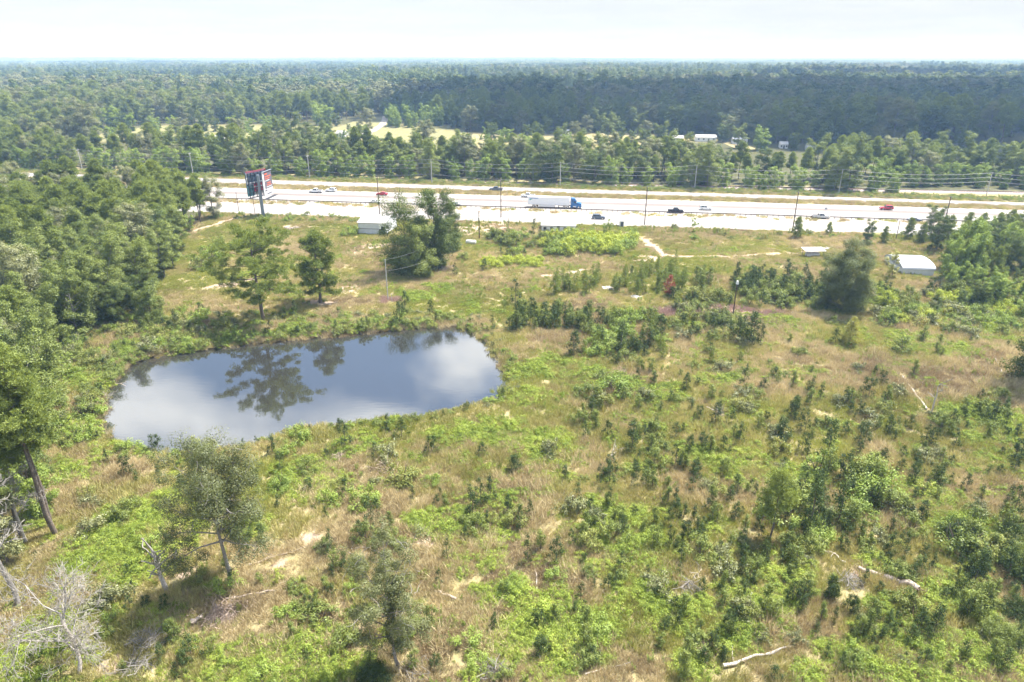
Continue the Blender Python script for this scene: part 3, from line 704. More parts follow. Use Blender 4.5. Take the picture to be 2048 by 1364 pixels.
# scattered trees in the fields behind the belt
for px_, py_, top_, nm in [(478, 296, 250, 'broad_1'), (585, 292, 240, 'broad_0'), (560, 290, 246, 'broad_3'), (612, 290, 246, 'broad_2'), (660, 287, 252, 'broad_2'), (640, 292, 254, 'broad_0'), (735, 262, 226, 'broad_1'), (722, 280, 255, 'pine_0'),
                           (230, 258, 222, 'lush_0'), (262, 262, 234, 'lush_1'), (310, 262, 238, 'lush_2'), (350, 262, 238, 'lush_0'), (410, 262, 232, 'broad_0'), (465, 262, 238, 'lush_1'), (535, 263, 236, 'lush_0'), (500, 262, 240, 'lush_2'), (365, 290, 248, 'broad_1'), (400, 292, 258, 'pine_2'),
                           (855, 302, 254, 'broad_1'), (840, 302, 258, 'broad_3'), (1040, 302, 274, 'broad_2'), (1070, 278, 244, 'pine_1'), (1052, 276, 250, 'broad_2'), (1012, 264, 242, 'broad_2'), (1128, 282, 254, 'broad_0'), (1150, 284, 252, 'broad_1'), (1215, 276, 238, 'broad_0'), (1240, 280, 246, 'broad_2'),
                           (1290, 282, 250, 'broad_1'), (1320, 284, 252, 'broad_0'), (1445, 284, 250, 'broad_2'), (1475, 296, 258, 'broad_3'), (1520, 300, 262, 'lush_0'), (1585, 300, 268, 'broad_2'), (640, 250, 214, 'lush_0'), (655, 250, 220, 'lush_1'), (672, 252, 226, 'broad_2'),
                           (1640, 296, 258, 'broad_0'), (1750, 300, 262, 'broad_1'), (1820, 298, 260, 'broad_3'), (1930, 302, 262, 'broad_2')]:
    b_ = at(px_, py_); H0 = {'pine': 20, 'broa': 15.5, 'lush': 9}[nm[:4]]; put(b_.x, b_.y, max(.5, height(px_, py_, top_) / H0), nm, 'field')
for q in range(90):
    b_ = at(R0.uniform(190, 740), R0.uniform(256, 296)) if q < 50 else at(R0.uniform(940, 1345), R0.uniform(274, 302)); put(b_.x, b_.y, R0.uniform(.25, .8), (LN + ['broad_2'])[R0.randint(4)], 'field')
# bright young growth by the far lane
X, Y = R0.uniform(-1, 1, 200), R0.uniform(0, 1, 200)
for q in range(70):
    b_ = at(R0.uniform(775, 945), R0.uniform(228, 256)); put(b_.x, b_.y, R0.uniform(.8, 1.5), LN[R0.randint(3)], 'young')
# forest beyond, to 2.6 km
X, Y = wedge(R0, 110000, 470, 2600); u, v, _ = project(np.stack([X, Y, X * 0], 1))
m = np.ones(len(X), bool)
for f in FIELDS_PX + CLEAR_PX: m &= ~inpoly(u, v, f)
# forest begins behind the fields
lim = np.interp(u, [-300, 180, 200, 640, 740, 790, 950, 1330, 1460, 2400], [300, 300, 250, 246, 240, 232, 268, 268, 300, 305]); m &= v < lim
m &= ~((np.abs(u - 757) < 9) & (v > 225))
X, Y = X[m], Y[m]; k = poisson(X, Y, np.where(Y < 1100, 10.5, 12.5)); X, Y = X[k], Y[k]
fn = vnoise(X, Y, 160, 31) * .7 + vnoise(X, Y, 45, 32) * .3; tall = .82 + .36 * vnoise(X, Y, 220, 33)
for x, y, f, tl in zip(X, Y, fn, tall):
    near = y < 760
    if f + R0.normal() * .1 < .36: nm = PN[R0.randint(4)] if near else 'farpine_%d' % R0.randint(2)
    else: st = vnoise(np.array(x), np.array(y), 190, 36) * 3.6 - .3 + R0.normal() * .5; nm = BN[R0.randint(4)] if near else 'farbroad_%d' % int(np.clip(st, 0, 2))
    put(x, y, tl * R0.uniform(.62, 1.32), nm, 'forest')

# choose the trees that show largest as individuals, the rest is the forest mass
isp = lambda nm: 'pine' in nm
AR = np.array([(x, y, s_) for x, y, s_, nm, rg in TREES]); UU, VV, ZZ = project(np.stack([AR[:, 0], AR[:, 1], AR[:, 2] * 10], 1))
vis = (UU > -40) & (UU < 2088) & (VV < 1420) & (AR[:, 1] > 30); appar = np.where(vis, AR[:, 2] / ZZ, 0)
rgs = np.array([t_[4] for t_ in TREES]); appar = appar * np.where(rgs == 'woods', .8, 1) * np.where((rgs == 'belt') & (AR[:, 1] - road_y('ff0', AR[:, 0]) > 60), .6, 1)
pin = np.array([isp(t_[3]) for t_ in TREES]); solo = np.zeros(len(TREES), bool)
for msk in (pin, ~pin):
    ii = np.where(msk)[0]; ii = ii[np.argsort(-appar[ii])][:270]; solo[ii[appar[ii] > 0]] = True
LM_BELT = [(-99, 120, 'at the far left'), (120, 300, 'behind the left woods'), (300, 450, 'left of the billboard'), (450, 600, 'directly behind the billboard'), (600, 700, 'behind the two white pickups'), (700, 830, 'behind the red sedan'),
           (830, 960, 'behind the vine-covered trees'), (960, 1080, 'behind the slate pickup'), (1080, 1200, 'behind the semi truck'), (1200, 1330, 'right of the semi truck'), (1330, 1470, 'behind the black pickup'), (1470, 1620, 'behind the white hatchback'),
           (1620, 1760, 'behind the silver pickup'), (1760, 1900, 'behind the red suv'), (1900, 2200, 'beyond the railway')]
LM_WOOD = [(0, 420, 'by the highway'), (420, 520, 'middle rows'), (520, 640, 'facing the clearing'), (640, 800, 'beside the pond'), (800, 1000, 'by the twin trunks'), (1000, 1600, 'by the dead tree')]
def pick(tab, v):
    for a, b, s_ in tab:
        if a <= v < b: return s_
    return tab[-1][2] if v >= tab[-1][0] else tab[0][2]
def WIDE(region, nm):
    return {'forest': 1.45 if 'broad' in nm else 1.25, 'belt': 1.3 if 'broad' in nm else 1.15, 'field': 1.4, 'woods': 1.12}.get(region, 1.0)
KIND = {'pin': ('pine_tree', 'pine', 'tall'), 'bro': ('broadleaf_tree', 'tree', 'leafy'), 'lus': ('broadleaf_tree', 'tree', 'bright green')}
def solo_tree(x, y, s_, nm, region, label=None, cat=None, group=None, rz=None, name=None, sc3=None):
    z = gzs(x, y) - .1; k3 = 'pin' if 'pin' in nm else ('lus' if nm.startswith('lus') else 'bro'); nme, c_, adj = KIND[k3]
    if label is None:
        u, v, _ = project(np.array([x, y, 0.0]))
        if region == 'woods': adj = ('short ' if s_ < .66 else 'big ' if s_ > .92 else '') + adj.replace('tall', 'green'); wh = 'in the left woods, ' + pick(LM_WOOD, float(v)) + (', left edge' if u < 110 else ', mid stand' if u < 250 else ', clearing side')
        elif region == 'belt': adj = ('short ' if s_ < .72 else 'tall ' if s_ > .95 else '') + adj.replace('tall', 'green'); wh = 'in the tree belt, ' + pick(LM_BELT, float(u))
        elif region == 'field': wh = 'in the fields behind the belt, ' + ('left of the lane' if u < 740 else 'right of the lane')
        elif region == 'young': wh = 'in the young growth beside the far lane'
        else: adj = ('small ' if s_ < .8 else 'big ' if s_ > 1.1 else '') + adj.replace('tall', 'green'); wh = 'at the far forest edge, ' + pick(LM_BELT, float(u)).replace('behind', 'above').replace('directly ', '')
        label = '%s %s %s' % (adj, c_, wh); group = '%s trees %s' % (adj, wh)
    wx = WIDE(region, nm); o = empty(name or nme, (x, y, z), R0.rand() * 6.28 if rz is None else rz, label, cat or c_, group, scale=(s_ * wx, s_ * wx, s_))
    link('trunk', PROTO[nm]['trunk'], o); link('crown', PROTO[nm]['crown'], o)
    return o
for q in np.where(solo)[0]: solo_tree(*TREES[q])
names = sorted({TREES[q][3] for q in np.where(~solo)[0]}); ni = {n_: q for q, n_ in enumerate(names)}
rest = np.where(~solo)[0]; WR = np.array([WIDE(TREES[q][4], TREES[q][3]) for q in rest]); P = np.stack([AR[rest, 0], AR[rest, 1], gz(AR[rest, 0], AR[rest, 1]) - .1], 1)
stuff('forest', [PROTO[n_]['obj'] for n_ in names], P, [ni[TREES[q][3]] for q in rest], np.stack([AR[rest, 2] * WR, AR[rest, 2] * WR, AR[rest, 2]], 1), R0.rand(len(rest)) * 6.28, 'continuous green forest covering the land beyond the highway', 'forest')
# distance: crowns in clumps out to 9 km
X, Y = wedge(R0, 60000, 2500, 9500); k = poisson(X, Y, np.where(Y < 5000, 24, 34)); X, Y = X[k], Y[k]
stuff('distant_forest', [PROTO['clump_0']['obj'], PROTO['clump_1']['obj']], np.stack([X, Y, gz(X, Y) - 1], 1), R0.randint(2, size=len(X)), np.stack([np.full(len(X), 1.15), np.full(len(X), 1.15), R0.uniform(.8, 1.25, len(X)) * (.8 + .4 * vnoise(X, Y, 500, 40))], 1),
      R0.rand(len(X)) * 6.28, 'hazy blue forest reaching the horizon', 'forest')
# ------------------------------------------------------------------ trees that stand alone
def alone(nm, tcm, px_, py_, label, cat, parts=('trunk', 'crown'), name=None, rz=0, top=None, H=None, group=None):
    b_ = on(px_, py_); H = np.percentile(np.concatenate(tcm[1].v)[:, 2], 99.6); d = meshes(nm, tcm); s_ = 1.0
    if top is not None: s_ = height(px_, py_, top) / H
    o = empty(name or nm, (b_.x, b_.y, b_.z - .1), rz, label, cat, group, scale=s_)
    link(parts[0], d['trunk'], o); link(parts[1], d['crown'], o); return o
def dead(seed, H=11, R=5, tr=.25, lev=4, nb=(5, 5, 5, 4), snap=False, wood='dead_wood', tips=True, rmin=.02, base=.3):
    r = np.random.RandomState(seed); T = MB(); C = MB()
    tz = np.linspace(0, H * (.95 if snap else .72), 7); wig = np.cumsum(r.normal(size=(7, 2)) * H * .018, 0); wig[0] = 0
    tp = np.stack([wig[:, 0], wig[:, 1], tz], 1); T.tube(tp, tr * np.linspace(1, .45, 7), 7)
    def grow(P0, d, ln, rad, lv):
        P = limb(r, P0, d, ln, 5, .12, .16); C.tube(P, np.maximum(rmin, rad * np.linspace(1, .35, 6)), 5 if lv < 2 else 3, cap=False)
        if lv + 1 >= lev: return
        for q in range(nb[min(lv + 1, 3)]):
            i0 = 1 + r.randint(5); a = P[min(5, i0)]; dd = unit(unit(P[-1] - P[0]) * .9 + r.normal(size=3) * .65); grow(a, dd, ln * (.42 + .25 * r.rand()), rad * .45, lv + 1)
    ang = 0
    for q in range(nb[0] + 3):
        f = base + (1 - base) * q / (nb[0] + 2); ang += 2.4 + r.normal() * .3; i_ = f * 6; a = tp[min(6, int(i_))] + (tp[min(6, int(i_) + 1)] - tp[min(6, int(i_))]) * (i_ % 1)
        el = .25 + .7 * f + r.normal() * .15; grow(a, np.array([math.cos(ang) * math.cos(el), math.sin(ang) * math.cos(el), math.sin(el)]), R * (.65 + .4 * r.rand()), tr * .42, 0)
    return T, C, (wood, 'dead_twigs')
alone('oak_tree', broad(201, 18.5, 7.0, .50, 20, 8, 460, .18, 1.15, .36, gap=.06, twigs=26, mats=('bark_grey', 'dead_twigs', 'dark_oak_leaves')), 461, 1172, 'olive leafed tree with tall bare grey trunk in front of the pond', 'tree', name='broadleaf_tree', top=872, H=18.5, rz=.6)
alone('thin_tree', broad(207, 17, 5.0, .42, 17, 7, 340, .16, 1.0, .24, gap=.15, low=0, twigs=60, mats=('bark_grey', 'dead_twigs', 'dark_oak_leaves')), 798, 1328, 'sparse grey-green tree with pale bare branches nearest the bottom edge', 'tree', name='broadleaf_tree', top=1042, H=17, rz=1.0)
def column(seed, H, R, n):
    r = np.random.RandomState(seed); C = MB()
    for q in range(n):
        f = q / n; a = r.rand() * 6.28; e = R * (.4 + .6 * r.rand()) * (1 - .35 * f); leafball(C, r, np.array([math.cos(a) * e, math.sin(a) * e, H * (.26 + .74 * f)]), .75, 230, .16, .6, .6, 1.0, 0, .2)
    return C
b_ = on(798, 1328); vc = column(9, 11, .95, 34).build('vine', 'dark_oak_leaves'); vc.location = (b_.x, b_.y, b_.z)
tag(vc, 'leafy vine climbing the trunk of the sparse tree near the bottom edge', 'vine')
alone('dead_tree', dead(211, 13, 6.0, .26, 4, (6, 6, 6, 5), rmin=.022), 158, 1352, 'bleached leafless tree with dense fine twigs in the bottom left corner', 'dead tree', ('trunk', 'branches'), top=1152, H=14.5)
alone('dead_tree', dead(212, 6.4, 3.0, .36, 2, (8, 1, 0, 0), True, rmin=.075, base=.45), 336, 1186, 'broken pale tree stump with stubby raised limbs', 'dead tree', ('trunk', 'branches'), top=1078, H=8)
alone('dead_tree', dead(213, 18, 4.0, .30, 4, (5, 5, 5, 4), wood='bark_grey', base=.5), 38, 1218, 'grey dying tree with bare upper branches at the left edge', 'dead tree', ('trunk', 'branches'), rz=1)
alone('dead_tree', dead(214, 14, 3.5, .2, 4, (5, 5, 5, 4), base=.35), 55, 1090, 'bare twiggy grey tree behind the dying tree at the left edge', 'dead tree', ('trunk', 'branches'), rz=2)
alone('forked_snag', dead(215, 5.2, 2.0, .16, 2, (0, 2, 0, 0), True, rmin=.05, base=.55), 1862, 826, 'thin bare upright snag standing in the dry grass at the right', 'dead tree', ('trunk', 'branches'), name='dead_tree')
for q, (px_, py_, top_, lab) in enumerate([(113, 1072, 690, 'tall pine with the foremost of two dark twin trunks'), (104, 1058, 720, 'tall pine with the rear of two dark twin trunks'), (88, 714, 590, 'pine with bare dark trunk left of the pond'), (30, 960, 690, 'tall pine at the left edge level with the pond shore'), (62, 1000, 760, 'slender pine left of the twin trunks'), (86, 950, 740, 'slender pine just above the twin trunks'), (100, 905, 745, 'slender pine near the lower left corner of the pond'), (44, 1080, 800, 'slender pine standing by the dying tree'), (72, 870, 700, 'pine above the twin trunks by the pond corner'), (18, 1130, 840, 'slender pine at the left edge beside the dying tree')]):
    alone('pine_tree', pine(220 + q, 24, 4.4, .50, 36, 6, 135, .40, .08, .95, .30 if q < 4 else .2), px_, py_, lab, 'pine', top=top_, H=24, rz=q)
alone('pine_tree', pine(231, 22.4, 11.5, .30, 27, 13, 230, .45, .10, 1.2, .5, droop=.16, rnd=.24, spread=1.0, flat=.45), 528, 642, 'large spreading pine with dark trunk on the far bank of the pond', 'pine', top=447, H=22.4, rz=.4)
alone('pine_tree', pine(232, 17.6, 5.9, .16, 36, 7, 190, .45, .10, 1.1, .38, droop=.1, rnd=.42, flat=.6), 640, 604, 'smaller pine with reddish trunk right of the large spreading pine', 'pine', top=460, H=17.6, rz=2)
VM = ('bark', 'vine_leaves')
for q, (px_, py_, top_, H_, R_, lab) in enumerate([(812, 545, 386, 19, 5.2, 'tall vine-covered tree nearest the metal shed in the big clump'), (868, 535, 378, 20, 4.6, 'tallest vine-covered tree in the middle of the big clump'), (898, 505, 402, 15, 4.0, 'vine-covered tree on the right side of the big clump'),
                                                   (838, 552, 448, 12, 4.2, 'low vine-draped tree at the front of the big clump')]):
    alone('vine_covered_tree', broad(240 + q, H_, R_ * (1.5 if q == 0 else 1.35), .12, 17, 6, 170, .34, 1.35, .3, low=70, mats=('bark', 'vine_leaves' if q != 3 else 'broad_leaves')), px_, py_, lab, 'tree', top=top_, H=H_)
alone('oak_tree', broad(251, 14, 9.5, .10, 34, 10, 360, .27, 1.1, .38, low=10, flat=.85, mats=('bark_grey', 'grey_oak_leaves')), 1685, 622, 'big rounded grey-green oak standing left of the arched metal building', 'tree', top=482, H=16.5)
alone('oak_tree', broad(252, 18, 5.6, .06, 20, 6, 170, .3, 1.35, .4, low=70, mats=('bark', 'vine_leaves')), 2072, 760, 'dense dark tree cut by the right edge', 'tree', name='broadleaf_tree', top=545, H=18)
alone('round_tree', broad(253, 9.2, 5.2, .05, 18, 6, 170, .28, 1.35, .25, low=44, mats=('bark', 'broad_leaves')), 305, 645, 'round dark green tree at the edge of the clearing by the pond', 'tree', name='broadleaf_tree', top=563, H=9.2)
alone('pine_tree', pine(254, 9.9, 2.7, .40, 20, 6, 180, .3, .06, .8, .13, rnd=.4), 1537, 1082, 'young feathery pine with thin trunk alone among the brambles', 'pine', top=938, H=9.9)
alone('pine_tree', pine(255, 4.6, 1.9, .03, 30, 4, 70, .3, .05, .4, .08, rnd=.9, mats=('bark', 'cypress_needles')), 1698, 692, 'conical yellow-green young cypress in the weeds', 'cypress', top=636, H=4.6, name='cypress')
alone('pine_tree', pine(256, 4.2, 1.3, .1, 22, 3, 60, .3, .05, .45, .08, rnd=.7, mats=('bark', 'rust_needles')), 1338, 594, 'small dead pine with rust red needles', 'pine', top=550, H=4.2)
alone('oak_tree', broad(257, 7.5, 2.6, .05, 12, 4, 70, .26, 1.3, .14, low=8, mats=('bark', 'cypress_needles')), 1783, 555, 'yellowish bushy tree against the left end of the arched building', 'tree', name='broadleaf_tree', top=500, H=7.5)
alone('oak_tree', broad(258, 6.5, 2.6, .05, 10, 4, 60, .28, 1.3, .12, gap=.2, mats=('bark', 'lush_leaves')), 1386, 466, 'small airy tree beside the frontage road', 'tree', name='broadleaf_tree', top=432, H=6.5)
alone('oak_tree', broad(259, 7, 3.4, .03, 12, 4, 80, .3, 1.35, .12, low=10, mats=('bark', 'lush_leaves')), 1212, 470, 'bright green bushy tree beside the white roadside hut', 'tree', name='broadleaf_tree', top=436, H=7)
for q, (px_, py_, top_, nm, lab) in enumerate([(1594, 476, 434, 'pinelow_0', 'narrow young pine at the foot of a leaning roadside pole'), (1735, 487, 446, 'broad_2', 'bushy round tree beside the frontage road above the oak'), (1768, 486, 452, 'pinelow_1', 'slim young pine left of the short dark post'), (1815, 478, 436, 'pinelow_0', 'slim dark pine below the grey sedan'),
                                                (1842, 486, 446, 'pinelow_1', 'slim dark pine right of the grey sedan'), (1657, 470, 444, 'pinelow_0', 'thin sapling pine at the roadside beside the silver pickup')]):
    b_ = on(px_, py_); H0 = 15 if nm[0] == 'b' else 10; solo_tree(b_.x, b_.y, height(px_, py_, top_) / H0, nm, '', lab, None, None)
# thicket of young trees right of the arched building
rr_ = np.random.RandomState(12)
TH = [(1872, 500), (1900, 520), (1925, 495), (1950, 520), (1975, 500), (2000, 515), (2030, 500), (1890, 545), (1920, 552), (1960, 548), (2000, 545), (2040, 540), (1905, 575), (1940, 580), (1985, 575), (2030, 570), (2060, 555), (1860, 478), (1990, 480), (2050, 478), (1930, 476), (1880, 600), (1950, 610), (2010, 605), (2050, 600), (2045, 640)]
TH += [(rr_.uniform(1868, 2060), rr_.uniform(474, 560)) for _ in range(26)] + [(rr_.uniform(1880, 2060), rr_.uniform(560, 620)) for _ in range(14)]
TH = [p_ for p_ in TH if not (p_[0] < 1892 and p_[1] > 512)]
for q, (px_, py_) in enumerate(TH):
    b_ = on(px_, py_); nm = ['pinelow_0', 'pinelow_1', 'broad_2', 'pinelow_0', 'lush_0', 'pinelow_1'][rr_.randint(6)] if py_ < 560 else ['lush_1', 'broad_2', 'lush_2', 'pinelow_0'][rr_.randint(4)]
    H_ = rr_.uniform(7.5, 10.5) if py_ < 560 else rr_.uniform(3.5, 6); H0 = {'p': 10, 'b': 15, 'l': 9}[nm[0]]
    row = 'by the frontage road' if py_ < 510 else 'right of the arched metal building' if py_ < 560 else 'on its lower fringe'
    solo_tree(b_.x, b_.y, H_ / H0, nm, '', '%s in the right thicket, %s' % ('young pine' if nm[0] == 'p' else 'leafy young tree', row), None, '%s in the right thicket %s' % ('pines' if nm[0] == 'p' else 'leafy trees', row))
# ------------------------------------------------------------------ undergrowth
FG = []                                    # (x, y, scale, list key, phrase)
RU = np.random.RandomState(99)
SETS = {'sap': SAP, 'sapl': SAPL, 'shr': SHR, 'shrl': SHRL, 'shry': SHRY, 'shro': SHRO, 'yp': YPINE, 'big': BIG}
SH = {'sap': 2.9, 'sapl': 2.4, 'shr': 1.9, 'shrl': 1.8, 'shry': 2.4, 'shro': 1.55, 'yp': 5.0, 'big': 4.3}
def plant(px_, py_, hpx, key):
    b_ = at(px_, py_); FG.append((b_.x, b_.y, max(.25, height(px_, py_, py_ - hpx) / SH[key]), key))
for a in [(803, 870, 48), (690, 895, 52), (775, 856, 30), (317, 898, 42), (545, 905, 48), (250, 952, 42), (318, 952, 30), (338, 890, 38), (395, 885, 30), (945, 1030, 62), (982, 1000, 66), (960, 1010, 50), (1015, 1028, 40), (1180, 1056, 52), (1070, 1132, 66), (1055, 1120, 50),
          (1113, 1118, 60), (1290, 962, 36), (1385, 985, 45), (1440, 950, 30), (1215, 878, 42), (1262, 906, 62), (1352, 872, 36), (1478, 884, 52), (1487, 782, 42), (1525, 786, 36), (1795, 752, 48), (1765, 926, 40), (1650, 932, 84), (1565, 884, 62), (1675, 1052, 112), (1620, 1062, 104),
          (1870, 1262, 62), (1950, 1160, 80), (2010, 1165, 85), (1130, 960, 30), (1300, 870, 30), (1580, 840, 45), (1670, 690, 40), (1330, 905, 28), (1405, 1060, 30), (555, 1122, 48), (740, 1055, 55), (753, 1030, 40), (385, 1320, 60), (370, 1345, 50), (625, 1235, 40), (690, 1130, 30), (1030, 606, 44),
          (940, 1000, 30), (1118, 625, 34), (1240, 705, 60), (1265, 712, 50), (1195, 690, 40), (1150, 705, 50), (1175, 655, 45), (1090, 640, 40), (1060, 650, 44), (1045, 655, 40), (1020, 660, 36), (1110, 655, 44), (1130, 650, 44), (985, 662, 30), (1035, 655, 50), (1280, 700, 40), (1475, 685, 60), (1500, 690, 66),
          (1520, 690, 50), (1460, 680, 40), (1735, 800, 44), (1690, 810, 36), (1640, 800, 40), (1590, 820, 30), (1400, 840, 30), (1380, 905, 40), (1610, 900, 40), (1690, 870, 38), (1720, 905, 30), (1850, 890, 40), (1830, 935, 30), (1905, 900, 36), (1930, 980, 40), (1960, 1000, 36), (2020, 1040, 60), (1840, 1040, 44),
          (1780, 1060, 40), (1740, 1010, 44), (1700, 990, 50), (1590, 1000, 40), (1545, 1000, 30), (1655, 1200, 44), (1480, 1150, 36), (810, 620, 50), (800, 650, 60), (830, 655, 56), (815, 660, 40), (860, 625, 30), (590, 632, 30), (570, 640, 34), (403, 635, 34), (1760, 770, 30), (1880, 960, 30), (1460, 1000, 34), (1270, 1040, 24), (880, 990, 24)]: plant(*a, 'sap')
for a in [(600, 880, 42, 'shrl'), (575, 905, 30, 'shrl'), (255, 905, 34, 'shrl'), (560, 980, 34, 'shrl'), (430, 1015, 40, 'shrl'), (240, 1040, 44, 'shr'), (1230, 790, 44, 'shrl'), (1400, 1115, 44, 'shr'), (1440, 1115, 30, 'shro'), (1145, 1025, 44, 'shro'), (1980, 825, 40, 'shr'), (1490, 826, 28, 'shro'), (1560, 905, 40, 'shro'), (1100, 905, 40, 'shro'),
          (860, 965, 26, 'shrl'), (748, 1362, 44, 'big'), (1190, 1265, 40, 'shrl'), (640, 1240, 44, 'shr'), (690, 1290, 40, 'shr'), (595, 1180, 30, 'shr'), (570, 1240, 34, 'shrl'), (485, 1215, 34, 'shrl'), (700, 1185, 30, 'shrl'), (790, 1090, 30, 'shr'), (940, 1290, 34, 'shrl'), (1700, 1330, 34, 'shrl'), (2000, 1290, 50, 'big'), (2035, 1240, 50, 'big'),
          (1800, 705, 34, 'shr'), (420, 520, 38, 'shrl'), (400, 540, 34, 'shr'), (440, 500, 28, 'shr'), (520, 440, 14, 'shr'), (700, 470, 26, 'shrl'), (745, 1190, 30, 'shro'), (925, 520, 24, 'shr'), (910, 548, 22, 'sap'), (970, 540, 24, 'sap'), (780, 530, 30, 'shr'), (1435, 466, 16, 'shro'), (1555, 470, 14, 'shro'), (1450, 476, 12, 'sap')]: plant(*a)
for q in range(46):                        # bright thicket in front of the white hut
    x = RU.uniform(1080, 1265); y = RU.uniform(478, 512) if x > 1110 else RU.uniform(470, 500); plant(x, y, RU.uniform(22, 34), 'shry' if RU.rand() < .7 else 'shrl')
for q in range(30): x = RU.uniform(965, 1080); plant(x, RU.uniform(522, 536), RU.uniform(14, 20), 'shry')
for q in range(26): x = RU.uniform(985, 1110); plant(x, RU.uniform(470, 514), RU.uniform(18, 30), ['sap', 'shrl', 'shr'][RU.randint(3)])
for q in range(44):                        # young pines along the track
    x = RU.uniform(1095, 1420); plant(x, RU.uniform(552, 592) if x > 1250 else RU.uniform(560, 588), RU.uniform(24, 40), 'yp' if RU.rand() < .7 else 'sapl')
for a in [(1110, 590, 52), (1125, 575, 40), (1185, 572, 36), (1280, 580, 50), (1275, 592, 44), (1340, 555, 40), (1315, 545, 36), (1350, 535, 30), (1290, 558, 34), (1260, 590, 36)]: plant(*a, 'yp')
for q in range(95): plant(RU.uniform(1465, 1655), RU.uniform(560, 618), RU.uniform(22, 40), 'sap' if RU.rand() < .8 else 'shr')
for q in range(120): plant(RU.uniform(1190, 1330), RU.uniform(640, 720), RU.uniform(22, 40), ['sap', 'shr', 'yp', 'shrl'][RU.randint(4)]) if q < 50 else plant(RU.uniform(1030, 1180), RU.uniform(625, 660), RU.uniform(22, 36), ['sap', 'sapl'][RU.randint(2)])
for q in range(70): plant(RU.uniform(1340, 1500), RU.uniform(590, 690), RU.uniform(18, 34), ['sap', 'sap', 'shr', 'shro'][RU.randint(4)])
for q in range(110): plant(RU.uniform(1750, 2060), RU.uniform(580, 660), RU.uniform(20, 38), ['shr', 'shrl', 'shry', 'sap', 'shro'][RU.randint(5)])
for q in range(760):                       # saplings over the whole right half
    x, y = RU.uniform(1150, 2060), RU.uniform(640, 1364)
    if vnoise(np.array(x), np.array(y), 60, 51) > .45 + .16 * RU.normal(): plant(x, y, RU.uniform(16, 42) * (.75 + .5 * (y - 640) / 700), ['sap', 'sap', 'sapl', 'shr', 'sapl', 'shro'][RU.randint(6)])
for q in range(110): plant(RU.uniform(1560, 1760), RU.uniform(940, 1100), RU.uniform(30, 66), ['sap', 'shr', 'sapl', 'shrl', 'sap'][RU.randint(5)]) if q < 34 else plant(RU.uniform(150, 1150), RU.uniform(900, 1364), RU.uniform(20, 46), ['shr', 'shro', 'sap', 'shrl', 'sapl'][RU.randint(5)])
for q in range(16): plant(RU.uniform(1860, 2060), RU.uniform(1060, 1330), RU.uniform(40, 70), ['big', 'sap', 'sapl', 'shr'][RU.randint(4)])
for q in range(34): plant(RU.uniform(420, 760), RU.uniform(428, 445), RU.uniform(8, 16), ['shrl', 'shr'][RU.randint(2)])
for q in range(60): plant(RU.uniform(1000, 1900), RU.uniform(452, 480), RU.uniform(7, 15), ['shrl', 'shr', 'shro'][RU.randint(3)])
for q in range(190): plant(RU.uniform(1130, 2050), RU.uniform(830, 1350), RU.uniform(24, 48), 'sap') if q < 140 else plant(RU.uniform(140, 1130), RU.uniform(900, 1340), RU.uniform(24, 46), 'sap')
# pond banks
POL = np.array(POND + [POND[0]]); cum = np.concatenate([[0], np.cumsum(np.hypot(*np.diff(POL, axis=0).T))])
for q in range(300):
    s_ = RU.uniform(0, cum[-1]); x = np.interp(s_, cum, POL[:, 0]); y = np.interp(s_, cum, POL[:, 1]); off = RU.uniform(.3, 4.5) if y > 105 else RU.uniform(.8, 4)
    dx_, dy_ = x - cx, y - cy_; l_ = math.hypot(dx_, dy_); px_, py_, _ = project(np.array([x, y, 0.0]))
    if py_ > 820 and RU.rand() < .55: continue
    x += dx_ / l_ * off * .6 + RU.normal() * .5; y += dy_ / l_ * off + RU.normal() * .4
    if py_ < 760 and px_ < 880: key = ['shr', 'shrl', 'sap', 'shro', 'shr'][RU.randint(5)]; sc_ = RU.uniform(.7, 1.35)
    else: key = ['shro', 'shr', 'shrl', 'sap'][RU.randint(4)]; sc_ = RU.uniform(.4, .9)
    FG.append((x, y, sc_ * (1.0 if key != 'sap' else .8), key))
for q in range(160): plant(RU.uniform(120, 470), RU.uniform(640, 720), RU.uniform(16, 34), ['shr', 'shrl', 'sap', 'shro'][RU.randint(4)]) if q < 110 else plant(RU.uniform(105, 230), RU.uniform(720, 900), RU.uniform(18, 44), ['shr', 'shrl', 'shrl', 'shro'][RU.randint(4)])
for q in range(130): plant(RU.uniform(330, 960), RU.uniform(622, 665) - 0, RU.uniform(8, 18), ['shr', 'shro', 'shrl'][RU.randint(3)])
FA = np.array([f[:3] for f in FG]); sdv = pond_sd(FA[:, 0], FA[:, 1]); p_ = at(1455, 628); ok = (np.hypot((FA[:, 0] - p_.x) * .55, FA[:, 1] - p_.y) > 4.5) & (sdv > .1) & log_clear(FA[:, 0], FA[:, 1], 1.5) & (FA[:, 1] < road_y('nf1', FA[:, 0]) - 1.5)
for pts, wd in TRACKS: ok &= segdist(FA[:, 0], FA[:, 1], pxpoly(pts)) > wd * .8
FG = [f for f, k_ in zip(FG, ok) if k_]; FA = FA[ok]; FZ = gz(FA[:, 0], FA[:, 1]); U, V, Z = project(np.stack([FA[:, 0], FA[:, 1], FZ], 1))
NAME = {'sap': ('sapling', 'dark green upright sapling', 'sapling'), 'sapl': ('sapling', 'mid green leafy sapling', 'sapling'), 'shr': ('shrub', 'rounded green shrub', 'shrub'), 'shrl': ('shrub', 'bright green shrub', 'shrub'), 'shry': ('shrub', 'yellow-green shrub', 'shrub'), 'shro': ('shrub', 'olive brown shrub', 'shrub'), 'big': ('shrub', 'large dense green bush', 'shrub'), 'yp': ('young_pine', 'small bushy young pine', 'young pine')}
